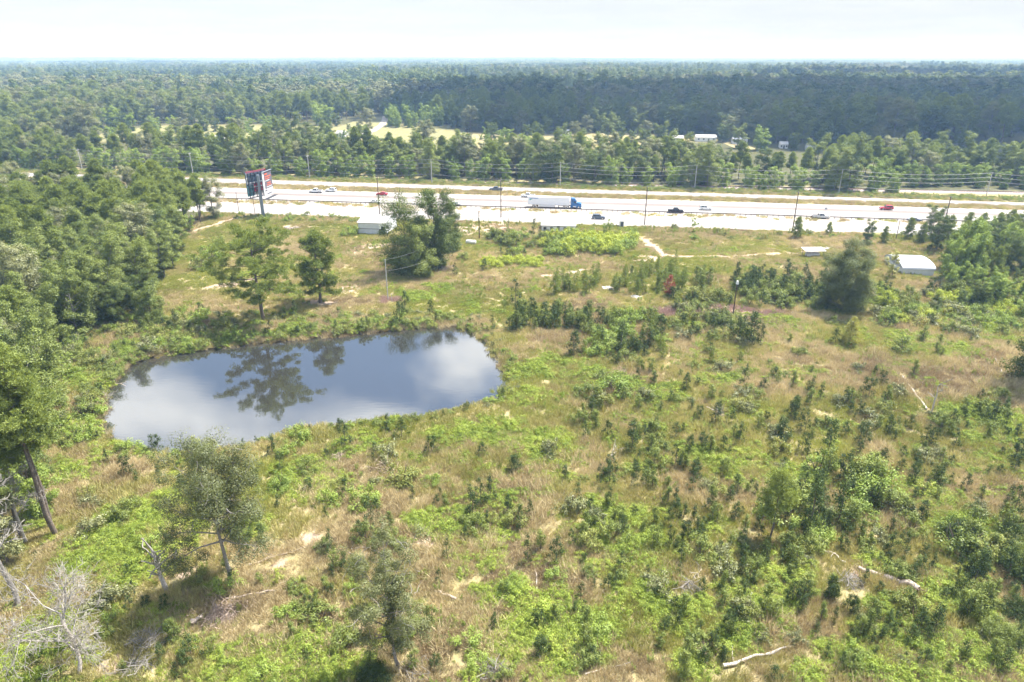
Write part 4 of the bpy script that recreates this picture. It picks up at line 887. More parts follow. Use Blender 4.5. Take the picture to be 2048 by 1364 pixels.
def where(u, v):
    if v > 1180: return 'in the foreground ' + ('near the dead trees' if u < 420 else 'left of the sparse tree' if u < 760 else 'right of the sparse tree' if u < 1150 else 'below the brambles' if u < 1550 else 'around the big fallen log')
    if v > 1000: return ('beside the tall grey-trunked tree' if u < 600 else 'above the sparse tree' if u < 900 else 'among the middle brambles' if u < 1350 else 'around the lone feathery pine' if u < 1760 else 'above the fallen log')
    if v > 840: return ('on the near bank of the pond' if u < 720 else 'in the dry grass below the pond' if u < 1150 else 'in the dry grass mid right' if u < 1600 else 'below the forked snag')
    if v > 690: return ('on the left bank of the pond' if u < 300 else 'on the right bank of the pond' if u < 1120 else 'in the weeds right of the pond' if u < 1500 else 'around the yellow cypress')
    if v > 600: return ('between the woods and the pond' if u < 420 else 'along the far bank of the pond' if u < 960 else 'above the right end of the pond' if u < 1330 else 'by the lamp post' if u < 1640 else 'below the arched building')
    if v > 520: return ('in the left clearing' if u < 760 else 'near the brush heap' if u < 980 else 'along the grassy track' if u < 1440 else 'in the thick patch left of the oak' if u < 1660 else 'beside the arched building')
    return ('beside the billboard clearing' if u < 780 else 'in front of the white roadside hut' if u < 1280 else 'along the roadside fence line')
solo_ = np.zeros(len(FG), bool); vis = (U > 0) & (U < 2048) & (V < 1364)
for kind in ('sapling', 'shrub', 'young_pine'):
    ii = np.array([q for q in range(len(FG)) if NAME[FG[q][3]][0] == kind]); ap = np.where(vis[ii], FA[ii, 2] * np.array([SH[FG[q][3]] for q in ii]) / Z[ii], 0); ii = ii[np.argsort(-ap)][:285]; solo_[ii] = vis[ii]
for q in np.where(solo_)[0]:
    x, y, s_, key = FG[q]; po = SETS[key][RU.randint(len(SETS[key]))]; nme, lab, c_ = NAME[key]; wh = where(U[q], V[q])
    o = link(nme, po.data, None, (x, y, FZ[q] - .05), RU.rand() * 6.28, (s_ * RU.uniform(.7, 1.1), s_ * RU.uniform(.7, 1.1), s_)); lb = ('' if key in ('yp', 'big') else 'tall ' if s_ * SH[key] > 2.9 else 'low ' if s_ * SH[key] < 1.5 else '') + lab; tag(o, lb + ' ' + wh, c_, lb + 's ' + wh)
allp = sum(SETS.values(), []); off = {}; n_ = 0
for k_, v_ in SETS.items(): off[k_] = (n_, len(v_)); n_ += len(v_)
UP, UI, US = [], [], []
for q in np.where(~solo_)[0]: x, y, s_, key = FG[q]; UP.append((x, y, FZ[q] - .05)); UI.append(off[key][0] + RU.randint(off[key][1])); US.append(s_)
# weeds along the highway and the verge below the tree belt
X = RU.uniform(-330, 420, 5200); k0 = RU.rand(5200); base_ = np.where(k0 < .75, road_y('ff0', X) + RU.uniform(1.5, 12, 5200), road_y('nf1', X) - RU.uniform(1.5, 9, 5200))
iw = RU.randint(len(allp), len(allp) + 3, 5200); pickw = RU.rand(5200); iw = np.where((pickw < .16) & (k0 < .75), RU.randint(off['shrl'][0], off['shrl'][0] + 2, 5200), iw); iw = np.where((pickw > .9) & (k0 < .75), off['shro'][0], iw)
X2, Y2 = wedge(RU, 19000, 46, 235); s2 = pond_sd(X2, Y2); k2 = (s2 > .5) & log_clear(X2, Y2, .8) & ~inpoly(X2, Y2, WOODS) & (Y2 < road_y('nf1', X2) - 2) & (vnoise(X2, Y2, 13, 61) > .4); X2, Y2 = X2[k2], Y2[k2]
P = np.concatenate([np.array(UP), np.stack([X, base_, X * 0], 1), np.stack([X2, Y2, gz(X2, Y2) - .03], 1)]); I_ = np.concatenate([UI, iw, np.where(RU.rand(len(X2)) < .35, np.where(RU.rand(len(X2)) < .5, off['shro'][0], off['shr'][0]), RU.randint(len(allp), len(allp) + 3, len(X2)))]); S_ = np.concatenate([US, RU.uniform(.5, 1.15, len(X)), np.where(I_[-len(X2):] < len(allp), RU.uniform(.14, .38, len(X2)), RU.uniform(.25, .95, len(X2)))])
stuff('undergrowth', allp + WEED, P, I_, S_, RU.rand(len(P)) * 6.28, 'mixed low weeds and small shrubs over the cleared land', 'undergrowth')
# brambles
BL = [(1080, 1240, 5.2), (1030, 1200, 3.6), (1150, 1270, 4), (1110, 1300, 3.6), (1240, 1060, 4.2), (1200, 1020, 3), (1290, 1100, 3), (1230, 1110, 3), (1000, 1000, 2), (1320, 1205, 4.2), (1350, 1190, 2.6), (890, 1050, 3.6), (850, 1040, 2), (1430, 915, 4), (1400, 905, 3), (600, 935, 3.4), (640, 975, 4), (560, 960, 2.6), (260, 1040, 4), (320, 1010, 3.2),
      (240, 1080, 4), (300, 1120, 4), (180, 1110, 4), (350, 1075, 2.5), (1530, 1170, 4.6), (1490, 1210, 4), (1560, 1140, 3), (1800, 1255, 3.6), (1900, 1190, 4), (1950, 830, 6), (2010, 850, 6), (1980, 880, 5), (1900, 640, 7), (1850, 620, 6), (1960, 660, 6), (1780, 610, 5), (1820, 680, 5), (1900, 700, 5), (950, 862, 4.4), (900, 868, 3), (1080, 885, 4.4), (1010, 860, 4),
      (520, 1345, 4), (450, 1350, 3.4), (620, 1310, 3.8), (690, 1350, 3), (700, 895, 3), (740, 915, 2.6), (1250, 765, 4), (1180, 750, 4), (1120, 720, 3.4), (1060, 740, 4), (1050, 790, 3.6), (1330, 790, 3.6), (1440, 760, 4), (1560, 650, 5), (1400, 650, 4), (330, 690, 6), (250, 700, 5), (420, 680, 5), (180, 760, 5), (160, 850, 4), (140, 950, 3), (1620, 1330, 3), (1740, 1130, 2.4), (2000, 1100, 5), (1930, 1060, 4),
      (1850, 980, 3.6), (1500, 960, 4), (1600, 960, 4), (100, 1250, 5), (60, 1340, 5), (330, 1230, 2), (1400, 1330, 2), (500, 1060, 2), (870, 575, 4), (830, 590, 4), (600, 660, 4), (700, 650, 4), (500, 655, 4), (1760, 1330, 4), (1900, 1330, 4), (2020, 1340, 4), (1480, 1280, 2.4), (950, 1110, 2.4), (1680, 580, 4)]
bx_, by_, bs_, bi_ = [], [], [], []
for a, b, r_ in BL:
    p_ = at(a, b); n = int(r_ * r_ * 1.9) + 2
    an = RU.rand(n) * 6.28; rr = np.sqrt(RU.rand(n)) * r_ * 1.08; bx_ += list(p_.x + np.cos(an) * rr * 1.15); by_ += list(p_.y + np.sin(an) * rr); bs_ += list(RU.uniform(.7, 1.3, n) * (1.2 - .5 * rr / r_)); bi_ += list(RU.randint(0, 3, n) if RU.rand() < .75 else RU.randint(0, 5, n))
X, Y = wedge(RU, 30000, 45, 215); nn_ = vnoise(X, Y, 11, 71) * .6 + vnoise(X, Y, 4.5, 72) * .4; u, v, _ = project(np.stack([X, Y, X * 0], 1))
m = (nn_ > np.where(v < 620,   .64, .525)); X, Y = X[m], Y[m]; m = RU.rand(len(X)) < .6; X, Y = X[m], Y[m]
bx_ = np.concatenate([bx_, X]); by_ = np.concatenate([by_, Y]); bs_ = np.concatenate([bs_, RU.uniform(.25, .9, len(X))]); bi_ = np.concatenate([bi_, np.where(RU.rand(len(X)) < .35, RU.randint(3, 5, len(X)), RU.randint(0, 3, len(X)))])
m = (pond_sd(bx_, by_) > .6) & log_clear(bx_, by_, 1.7) & (by_ < road_y('nf1', bx_) - 2); 
for pts, wd in TRACKS: m &= segdist(bx_, by_, pxpoly(pts)) > wd
bx_, by_, bs_, bi_ = bx_[m], by_[m], bs_[m], bi_[m]
stuff('bramble_thickets', BRA, np.stack([bx_, by_, gz(bx_, by_) - .05], 1), bi_, bs_, RU.rand(len(bx_)) * 6.28, 'bright green bramble mats spreading over the dry grass', 'brambles')
# grass
X, Y = wedge(RU, 62000, 42, 262); u, v, _ = project(np.stack([X, Y, X * 0], 1)); s_ = pond_sd(X, Y)
bd = np.zeros(len(X))
for pts, wd in TRACKS: bd = np.maximum(bd, 1 - smooth(wd * .4, wd * 1.1, segdist(X, Y, pxpoly(pts))))
for a, b, r_ in BARE: p_ = at(a, b); bd = np.maximum(bd, .8 * (1 - smooth(r_ * .3, r_ * 1.2, np.hypot((X - p_.x) * .8, Y - p_.y))))
m = (s_ > .2) & ~(inpoly(X, Y, WOODS) & (segdist(X, Y, WOODS, True) > 8)) & (Y < road_y('nf1', X) - 1.2) & (RU.rand(len(X)) > bd); X, Y, v = X[m], Y[m], v[m]
q = vnoise(X, Y, 19, 81) * .55 + vnoise(X, Y, 6, 82) * .45 + RU.normal(size=len(X)) * .08 - np.where(v < 640, .09, 0)
gi_ = np.select([q < .31, q < .39, q < .49, q < .58], [4, 3, 2, 0], 1); gi_ = np.where((q > .69) | (RU.rand(len(X)) < .03), 5, gi_)
for a, b, r_ in [(1440, 626, 5), (1490, 634, 6), (1400, 620, 4), (776, 602, 2), (1350, 625, 4)]: p_ = at(a, b); gi_ = np.where(np.hypot((X - p_.x) * .7, Y - p_.y) < r_ * (.7 + .5 * RU.rand(len(X))), 6, gi_)
GP = [np.stack([X, Y, gz(X, Y) - .02], 1)]; GI = [gi_]; big_ = np.where((RU.rand(len(X)) < .07) & (v > 620), 1.7, 1.0); GS = [big_ * np.where(v < 640, RU.uniform(.7, 1.1, len(X)), RU.uniform(.75, 1.3, len(X)))]
for k0, k1, n, mixw in (('fl0', 'ff1', 3600, (0, 1, 5, 2, 2)), ('nl1', 'nf0', 1500, (0, 1, 2, 2, 4)), ('ff0', None, 3800, (2, 3, 4, 4, 0))):
    xx = RU.uniform(-340, 430, n); ya = road_y(k0, xx); yb = road_y(k1, xx) if k1 else ya + 11; f_ = RU.uniform(.08, .92, n); yy = ya + (yb - ya) * f_
    if k0 == 'nl1': kk = (RU.rand(n) < np.where(xx < -60, .9, .35)) & (f_ < .65); xx, yy = xx[kk], yy[kk]
    GP.append(np.stack([xx, yy, np.full(len(xx), .0)], 1)); GI.append(np.array(mixw)[RU.randint(5, size=len(xx))]); GS.append(RU.uniform(.9, 1.5, len(xx)))
GP = np.concatenate(GP); GI = np.concatenate(GI); GS = np.concatenate(GS)
stuff('grass', GRS, GP, GI, GS, RU.rand(len(GP)) * 6.28, 'dry tan and green grass covering the cleared land and verges', 'grass')
# ------------------------------------------------------------------ dead wood on the ground
def log(pts, r0, r1, label, m='log_wood', name='fallen_log', roots=False, branches=0):
    P = [on(*p) for p in pts]; P = np.array([(p.x, p.y, p.z + r0 * .8 + .14) for p in P]); n = 8
    tt = np.linspace(0, len(P) - 1, n); Q = np.stack([np.interp(tt, np.arange(len(P)), P[:, c_]) for c_ in range(3)], 1); r = np.random.RandomState(len(label)); Q[1:-1] += r.normal(size=(n - 2, 3)) * r0 * .5
    o0 = Q[0].copy(); o = empty(name, o0, 0, label, 'log'); mb = MB(); mb.tube(Q - o0, np.linspace(r0, r1, n), 8); mb.build('trunk', m, o)
    for q in range(branches):
        a = Q[1 + r.randint(n - 1)] - o0; mb = MB(); mb.tube(limb(r, a, unit(r.normal(size=3) * np.array([1, 1, .4]) + np.array([0, 0, .5])), 1 + 1.6 * r.rand(), 4, 0, .2), np.linspace(r1 * .7, .02, 5), 5); mb.build('branch', m, o)
    if roots:
        mb = MB()
        for q in range(16):
            d = unit(r.normal(size=3)); mb.tube(limb(r, Q[-1] - o0 - d * .1, d, .6 + .7 * r.rand(), 3, 0, .3), np.linspace(.16, .03, 4), 5)
        mb.build('root_ball', 'root_soil', o)
    return o
log([(1715, 1140), (1770, 1158), (1835, 1184)], .24, .40, 'thick fallen grey log with upturned dark root ball', roots=True)
log([(1690, 1128), (1665, 1108), (1640, 1108)], .16, .05, 'forked broken branch beyond the thin end of the big log', 'dead_wood', 'fallen_branch', branches=3)
log([(1445, 1338), (1520, 1318), (1580, 1300)], .19, .08, 'long pale fallen branch at the bottom right', 'dead_wood', 'fallen_branch', branches=2)
log([(500, 1138), (560, 1118), (625, 1094)], .11, .05, 'curving pale fallen branch right of the tall grey trunk', 'log_wood', 'fallen_branch', branches=3)
log([(455, 1206), (500, 1196), (550, 1186)], .16, .10, 'grey log lying at the foot of the tall grey trunk', 'log_wood')
log([(1804, 756), (1830, 790), (1852, 822)], .12, .20, 'leaning bare white branch lying beside the upright snag', 'dead_wood', 'fallen_branch')
log([(1073, 1178), (1074, 1155), (1072, 1136)], .08, .06, 'straight thin pale pole lying below the dark saplings', 'dead_wood', 'fallen_branch')
log([(1100, 1008), (1120, 998), (1140, 972)], .12, .04, 'splintered pale branch beside the olive shrub', 'dead_wood', 'fallen_branch', branches=4)
log([(1362, 1182), (1380, 1168), (1402, 1146)], .12, .04, 'broken pale branches beside the lower bramble mound', 'dead_wood', 'fallen_branch', branches=5)
log([(1170, 1350), (1210, 1336), (1250, 1332)], .10, .05, 'pale branch at the bottom edge below the brambles', 'dead_wood', 'fallen_branch', branches=2)
log([(868, 1184), (890, 1190), (912, 1198)], .14, .16, 'short grey log right of the sparse tree', 'log_wood')
log([(1412, 818), (1432, 828), (1442, 834)], .12, .12, 'short weathered log in the grass mid right', 'log_wood', branches=3)
log([(700, 1104), (735, 1100), (760, 1098)], .07, .04, 'thin pale stick left of the sparse tree', 'dead_wood', 'fallen_branch')
log([(1990, 722), (2000, 738), (2004, 752)], .10, .05, 'pale stick leaning at the foot of the right edge tree', 'dead_wood', 'fallen_branch')
log([(1222, 918), (1230, 908), (1236, 902)], .14, .08, 'small splintered pale stump in the dry grass', 'dead_wood', 'tree_stump', branches=4)
log([(1770, 890), (1800, 900), (1830, 912)], .08, .05, 'thin grey branch half hidden in the grass', 'log_wood', 'fallen_branch', branches=3)
log([(385, 1256), (396, 1250), (404, 1240)], .30, .16, 'broken grey stump at the foot of the brush pile', 'log_wood', 'tree_stump')
log([(745, 1066), (755, 1056), (762, 1050)], .14, .12, 'dark short log under the leaning sapling', 'bark', 'fallen_log')
log([(560, 1170), (600, 1160), (640, 1152)], .05, .03, 'thin stick in the dry grass left of the sparse tree', 'dead_wood', 'fallen_branch', branches=1)
def brush(px_, py_, R, n, label, m='brush', H=.5):
    b_ = on(px_, py_); r = np.random.RandomState(int(px_)); mb = MB()
    for q in range(n):
        a = r.normal(size=3) * np.array([R * .5, R * .4, 0]); a[2] = abs(r.normal()) * H * math.exp(-(a[0] ** 2 + a[1] ** 2) / R ** 2); d = unit(r.normal(size=3) * np.array([1, 1, .3])); l_ = r.uniform(.8, 2.4)
        mb.tube(limb(r, a - d * l_ / 2, d, l_, 3, -.1, .2), np.linspace(.035, .012, 4), 3, cap=False)
    o = mb.build('brush_pile', m, None, (b_.x, b_.y, b_.z + .06)); return tag(o, label, 'brush pile')
brush(445, 1235, 2.6, 240, 'heap of pale brushwood below the tall grey trunk')
brush(300, 1290, 2.2, 160, 'loose grey brushwood beside the bleached dead tree', 'dead_twigs')
brush(275, 1340, 1.5, 90, 'small fan of bleached twigs at the bottom left', 'dead_twigs')
brush(765, 935, 2.4, 150, 'brown brush pile below the near bank of the pond')
brush(680, 912, 1.2, 60, 'small twig heap on the near bank of the pond')
brush(885, 538, 3.4, 220, 'pinkish brush heap beside the vine-covered trees', 'brush', .9)
brush(1240, 742 + 8, 1.3, 70, 'low reddish twig heap in the weeds right of the pond')
brush(825, 1345, 1.8, 140, 'twig heap at the foot of the sparse tree', 'dead_twigs')
brush(985, 1345, 1.3, 90, 'pale sticks at the bottom edge', 'dead_twigs')
brush(1700, 1170, 1.6, 80, 'pale twigs scattered beside the big fallen log', 'dead_twigs')
brush(212, 790, 2.0, 130, 'bleached driftwood branches on the left shore of the pond', 'dead_twigs', .8)
brush(245, 765, 1.6, 80, 'rust coloured fallen branches in the pond corner', 'brush', .7)
brush(1380, 1185, 1.2, 70, 'splintered twigs at the lower bramble mound', 'dead_twigs')
brush(1440, 826, 1.2, 60, 'grey sticks around the short weathered log', 'dead_twigs')
for px_, py_, R_, lab in [(1218, 580, 1.6, 'small pale rubbish heap in the grass beside the young pines'), (1272, 596, 1.2, 'pale rubble lump beside the young pines'), (1652, 497, 3.0, 'pale junk pile behind the low white shelter'), (585, 457, 2.2, 'low grey gravel mound in the clearing'), (942, 490, 1.8, 'white tank lying in the weeds')]:
    b_ = on(px_, py_); r = np.random.RandomState(int(px_)); mb = MB()
    if 'tank' in lab:
        mb.tube([(-1.6, .4, .7), (-1.4, .35, .7), (1.4, -.35, .7), (1.6, -.4, .7)], [.3, .65, .65, .3], 12)
        tag(mb.build('tank', 'wall_white', None, b_), lab, 'tank'); continue
    for q in range(40):
        a = r.normal(size=3) * np.array([R_ * .5, R_ * .4, 0]); mb.box((a[0], a[1], .12 + abs(r.normal()) * .15), r.uniform(.25, .8, 3) * np.array([1, 1, .6]), 0, r.rand() * 3, (.8, .7))
    tag(mb.build('rubble_heap', 'junk_pale' if 'gravel' not in lab else 'ballast', None, b_), lab, 'heap')

# ------------------------------------------------------------------ vehicles
def wheel_mesh(R, wd):
    t_ = MB(); t_.tube([(0, -wd / 2, 0), (0, -wd / 2 + .02, 0), (0, wd / 2 - .02, 0), (0, wd / 2, 0)], [R * .93, R, R, R * .93], 14)
    r_ = MB(); r_.tube([(0, -wd / 2 - .015, 0), (0, wd / 2 + .015, 0)], [R * .62, R * .62], 12); return t_.mesh('tyre', ['rubber']), r_.mesh('rim', ['chrome'])
WM = {}
def wheel(par, x, y, R=.36, wd=.24):
    if (R, wd) not in WM: WM[(R, wd)] = wheel_mesh(R, wd)
    t_, r_ = WM[(R, wd)]; o = link('wheel', t_, par, (x, y, R)); link('rim', r_, o)
def body_prism(prof, w0, w1, z0, z1):
    """side profile extruded across, pulled in towards the top"""
    mb = MB(); P = np.array(prof, float); n = len(P); f = np.clip((P[:, 1] - z0) / (z1 - z0), 0, 1); hw = (w0 + (w1 - w0) * f) / 2
    A = np.stack([P[:, 0], -hw, P[:, 1]], 1); B = np.stack([P[:, 0], hw, P[:, 1]], 1)
    for q in range(n): k_ = (q + 1) % n; mb.poly([A[q], A[k_], B[k_], B[q]])
    mb.poly(A); mb.poly(B[::-1]); return mb
def car(kind, paint, px_, py_, fwd, label, rz=0):
    b_ = at(px_, py_); o = empty({'sedan': 'sedan', 'suv': 'suv', 'pickup': 'pickup_truck'}[kind], (b_.x, b_.y, .052), ROAD_RZ + (0 if fwd > 0 else math.pi) + rz, label, {'sedan': 'car', 'suv': 'car', 'pickup': 'pickup truck'}[kind])
    if kind == 'sedan':
        Ln, Wd, R = 4.8, 1.85, .34; low = [(-2.38, .3), (-2.4, .72), (-2.3, .92), (-1.5, .98), (.75, .98), (1.9, .86), (2.32, .7), (2.4, .45), (2.3, .28)]; cab = [(-1.75, .95), (-1.0, 1.40), (.05, 1.43), (1.0, .96)]; wins = [(-.95, -.45, .35), (-.4, .0, .62)]
    elif kind == 'suv':
        Ln, Wd, R = 4.75, 1.95, .38; low = [(-2.3, .35), (-2.36, .8), (-2.3, 1.08), (.85, 1.08), (1.95, 1.0), (2.3, .8), (2.36, .5), (2.28, .32)]; cab = [(-2.28, 1.05), (-2.0, 1.66), (-1.7, 1.74), (.0, 1.74), (.95, 1.06)]; wins = []
    else:
        Ln, Wd, R = 5.8, 2.0, .40; low = [(-2.88, .55), (-2.9, 1.12), (-.95, 1.12), (-.95, 1.12), (1.25, 1.12), (2.6, 1.06), (2.85, .85), (2.9, .5), (2.8, .42)]; cab = [(-.98, 1.10), (-.85, 1.80), (-.6, 1.88), (.65, 1.88), (1.45, 1.10)]; wins = []
    body_prism(low, Wd, Wd * .95, low[0][1], 1.1).build('body', paint, o)
    z0, z1 = cab[0][1], max(p[1] for p in cab); body_prism(cab, Wd * .93, Wd * .74, z0, z1).build('cabin', paint, o)
    # glass set just proud of the cabin
    xa, xb = cab[0][0], cab[-1][0]; ta, tb = cab[1][0] if kind == 'sedan' else cab[2][0], cab[-2][0]; zz0, zz1 = z0 + .08, z1 - .1
    def hwz(z): return (Wd * .93 + (Wd * .74 - Wd * .93) * (z - z0) / (z1 - z0)) / 2 + .012
    def xr(z): return xb + (tb - xb) * (z - z0) / (z1 - z0)
    def xl(z): return cab[0][0] + (cab[1][0] - cab[0][0]) * (z - z0) / (cab[1][1] - z0)
    mid = (xr(zz0) + xl(zz0)) / 2 + .1
    for s_ in (-1, 1):
        for (l0, l1, r0, r1) in ((xl(zz0) + .2, max(xl(zz1), ta) + .12, mid - .05, mid - .05), (mid + .05, mid + .05, xr(zz0) - .28, xr(zz1) - .18)):
            V = [(l0, s_ * hwz(zz0), zz0), (r0, s_ * hwz(zz0), zz0), (r1, s_ * hwz(zz1), zz1), (l1, s_ * hwz(zz1), zz1)]; m_ = MB(); m_.poly(V if s_ < 0 else V[::-1]); m_.build('window', 'glass', o)
    m_ = MB(); m_.poly([(xr(zz0) + .02, -hwz(zz0) + .1, zz0), (xr(zz0) + .02, hwz(zz0) - .1, zz0), (xr(zz1) + .02, hwz(zz1) - .1, zz1), (xr(zz1) + .02, -hwz(zz1) + .1, zz1)]); m_.build('windscreen', 'glass', o)
    m_ = MB(); m_.poly([(xl(zz0) - .02, hwz(zz0) - .1, zz0), (xl(zz0) - .02, -hwz(zz0) + .1, zz0), (xl(zz1) - .02, -hwz(zz1) + .1, zz1), (xl(zz1) - .02, hwz(zz1) - .1, zz1)]); m_.build('rear_window', 'glass', o)
    if kind == 'pickup':
        m_ = MB(); m_.box((-1.92, 0, 1.123), (1.72, 1.6, .02)); m_.build('load_bed', 'underbody', o)
        for s_ in (-1, 1): m_ = MB(); m_.box((-1.92, s_ * .92, 1.16), (1.9, .1, .1)); m_.build('bed_rail', paint, o)
        m_ = MB(); m_.box((-2.86, 0, .98), (.08, 1.75, .45)); m_.build('tailgate', paint, o)
    wb = {'sedan': 1.42, 'suv': 1.42, 'pickup': 1.85}[kind]
    m_ = MB(); m_.box((0, 0, .36), (Ln * .9, Wd * .84, .16)); m_.build('chassis', 'underbody', o)
    for x in (-wb, wb):
        for s_ in (-1, 1): wheel(o, x, s_ * (Wd / 2 - .10), R, .24)
    for s_ in (-1, 1):
        zl = .68 if kind == 'sedan' else .86; m_ = MB(); m_.box((Ln / 2 - .05, s_ * Wd * .36, zl), (.12, .36, .14)); m_.build('headlight', 'lamp_lens', o)
        m_ = MB(); m_.box((-Ln / 2 + .02, s_ * Wd * .40, zl + .05), (.1, .22, .2)); m_.build('tail_light', 'tail_lens', o)
        m_ = MB(); m_.box((xr(zz0) - .35, s_ * (Wd / 2 + .05), z0 + .1), (.14, .18, .12)); m_.build('mirror', paint, o)
    return o
car('pickup', 'white_paint', 632, 385.5, -1, 'white pickup, the lower left of two white vehicles right of the billboard')
car('suv', 'white_paint', 662, 383.5, -1, 'white suv, the right of two white vehicles right of the billboard')
car('sedan', 'red_paint', 764, 390.5, -1, 'red sedan on the far carriageway above the metal shed')
car('sedan', 'white_paint', 751, 406.5, 1, 'white sedan on the near carriageway below the red sedan')
car('pickup', 'slate_paint', 992, 381.5, -1, 'slate grey pickup on the far frontage road')
car('pickup', 'white_paint', 1056, 394.5, -1, 'white pickup partly hidden behind the semi trailer')
car('sedan', 'silver_paint', 912, 411.5, 1, 'silver sedan peeking out right of the vine-covered trees')
car('suv', 'slate_paint', 1197, 438, 1, 'dark suv on the near frontage road above the bushes')
car('pickup', 'black_paint', 1351, 425.5, 1, 'black pickup on the near carriageway')
car('suv', 'white_paint', 1411, 420, 1, 'white hatchback right of the black pickup')
car('pickup', 'silver_paint', 1641, 437, 1, 'silver pickup beside the guardrail')
car('suv', 'red_paint', 1772, 419.5, -1, 'red suv on the far carriageway at the right')
car('sedan', 'slate_paint', 1829, 443.5, 1, 'dark grey sedan at the right near the guardrail')
# semi truck
a, b = at(1055, 413.3), at(1163, 416.5); o = empty('semi_truck', tuple(at(1110, 415)), ROAD_RZ, 'blue semi truck pulling a long white box trailer', 'truck')
o.location.z = .052; X0 = -10.6
m_ = MB(); m_.box((X0 + 8.1, 0, 2.62), (16.2, 2.6, 2.95)); tr = m_.build('trailer', 'trailer_white', o)
for q in range(27): m_ = MB(); m_.box((X0 + .35 + q * .6, -1.306, 2.62), (.05, .012, 2.8)); m_.build('side_rib', 'trailer_white', tr)
m_ = MB(); m_.box((X0 + 8.1, 0, 4.11), (16.24, 2.62, .05)); m_.build('roof_edge', 'white_paint', tr)
m_ = MB(); m_.box((X0 + 8.1, 0, 1.08), (16.22, 2.5, .14)); m_.build('frame_rail', 'chrome', tr)
for s_ in (-1, 1): m_ = MB(); m_.box((X0 - .02, s_ * .64, 2.6), (.06, 1.22, 2.7)); m_.build('rear_door', 'white_paint', tr)
for s_ in (-1, 1): m_ = MB(); m_.box((X0 + 7.6, s_ * 1.2, .78), (6.4, .06, .5)); m_.build('side_skirt', 'trailer_white', tr)
for s_ in (-1, 1): m_ = MB(); m_.box((X0 + 12.0, s_ * .85, .6), (.14, .14, .95)); m_.box((X0 + 12.0, s_ * .85, .1), (.4, .3, .06)); m_.build('landing_leg', 'underbody', tr)
r = np.random.RandomState(3); x = X0 + .75                                    # unreadable blue lettering and a green swoosh
while x < X0 + 4.1:
    wd_ = r.uniform(.16, .3); m_ = MB(); h_ = r.uniform(.28, .36); m_.box((x + wd_ / 2, -1.318, 3.55), (wd_, .012, h_)); m_.build('logo_letter', 'logo_blue', tr); x += wd_ + .08
m_ = MB(); m_.prism([(X0 + .7, 3.22), (X0 + 2.2, 3.24), (X0 + 1.5, 3.10), (X0 + 1.0, 2.82), (X0 + .8, 2.84)], -1.318, -1.306); m_.build('logo_swoosh', 'logo_green', tr)
body_prism([(6.0, 1.0), (6.0, 3.55), (6.3, 3.95), (7.6, 3.75), (8.15, 2.75), (8.35, 2.3), (9.75, 2.05), (10.15, 1.75), (10.25, .75), (9.9, .45), (6.05, .45)], 2.45, 2.1, .5, 4.0).build('cab', 'blue_paint', o)
for s_ in (-1, 1):
    hw = lambda z: (2.45 + (2.1 - 2.45) * (z - .5) / 3.5) / 2 + .015
    m_ = MB(); V = [(7.35, s_ * hw(2.1), 2.1), (8.15, s_ * hw(2.1), 2.1), (7.95, s_ * hw(2.8), 2.8), (7.35, s_ * hw(2.8), 2.8)]; m_.poly(V if s_ < 0 else V[::-1]); m_.build('door_window', 'glass', o)
    m_ = MB(); V = [(6.5, s_ * hw(2.7), 2.7), (6.95, s_ * hw(2.7), 2.7), (6.95, s_ * hw(3.1), 3.1), (6.5, s_ * hw(3.1), 3.1)]; m_.poly(V if s_ < 0 else V[::-1]); m_.build('sleeper_window', 'glass', o)
    m_ = MB(); m_.tube([(7.0, s_ * 1.18, .72), (8.3, s_ * 1.18, .72)], [.30, .30], 12); m_.build('fuel_tank', 'chrome', o)
    m_ = MB(); m_.tube([(6.15, s_ * 1.12, 1.2), (6.15, s_ * 1.12, 4.15)], [.08, .08], 8); m_.build('exhaust_stack', 'chrome', o)
    m_ = MB(); m_.box((8.35, s_ * 1.38, 2.45), (.18, .26, .6)); m_.build('mirror', 'chrome', o)
    m_ = MB(); m_.box((10.12, s_ * .92, 1.2), (.2, .4, .25)); m_.build('headlight', 'lamp_lens', o)
m_ = MB(); m_.poly([(8.34, -.98, 2.36), (8.34, .98, 2.36), (8.08, .92, 2.98), (8.08, -.92, 2.98)]); m_.build('windscreen', 'glass', o)
m_ = MB(); m_.box((10.22, 0, 1.35), (.12, 1.1, .8)); m_.build('grille', 'chrome', o)
m_ = MB(); m_.box((10.2, 0, .62), (.25, 2.4, .32)); m_.build('bumper', 'chrome', o)
m_ = MB(); m_.box((4.4, 0, .85), (6.5, .9, .25)); m_.build('chassis', 'underbody', o)
for x in (X0 + 2.2, X0 + 3.5, 3.6, 4.95, 9.2):
    for s_ in (-1, 1): wheel(o, x, s_ * 1.05, .52, .45 if x < 9 else .32)

# ------------------------------------------------------------------ guardrail, railway, poles and wires
ga, gd = edge_line('rail'); p0 = at(300, ED['rail'][0] - 160 * .0312); t0 = (p0 - ga).dot(gd); gr = empty('guardrail', tuple(ga + gd * t0), math.atan2(gd.y, gd.x), 'long dark steel guardrail on posts along the near carriageway', 'guardrail'); NP = 212
m_ = MB(); m_.prism([(-.04, .50), (.04, .52), (-.03, .66), (.04, .80), (-.04, .82)], 0, 0); 
m_ = MB(); prof = [(-.05, .50), (.05, .56), (-.02, .66), (.05, .76), (-.05, .84)]
A = np.array([(0, p_[0], p_[1]) for p_ in prof]); B = A + np.array([NP * 1.95, 0, 0])
for q in range(4): m_.poly([A[q], B[q], B[q + 1], A[q + 1]])
m_.build('beam', 'steel_rail', gr)
m_ = MB(); m_.box((0, .11, .42), (.16, .16, .86)); pmh = m_.mesh('post', ['steel_rail'])
for q in range(NP): link('post', pmh, gr, (q * 1.95, 0, 0))
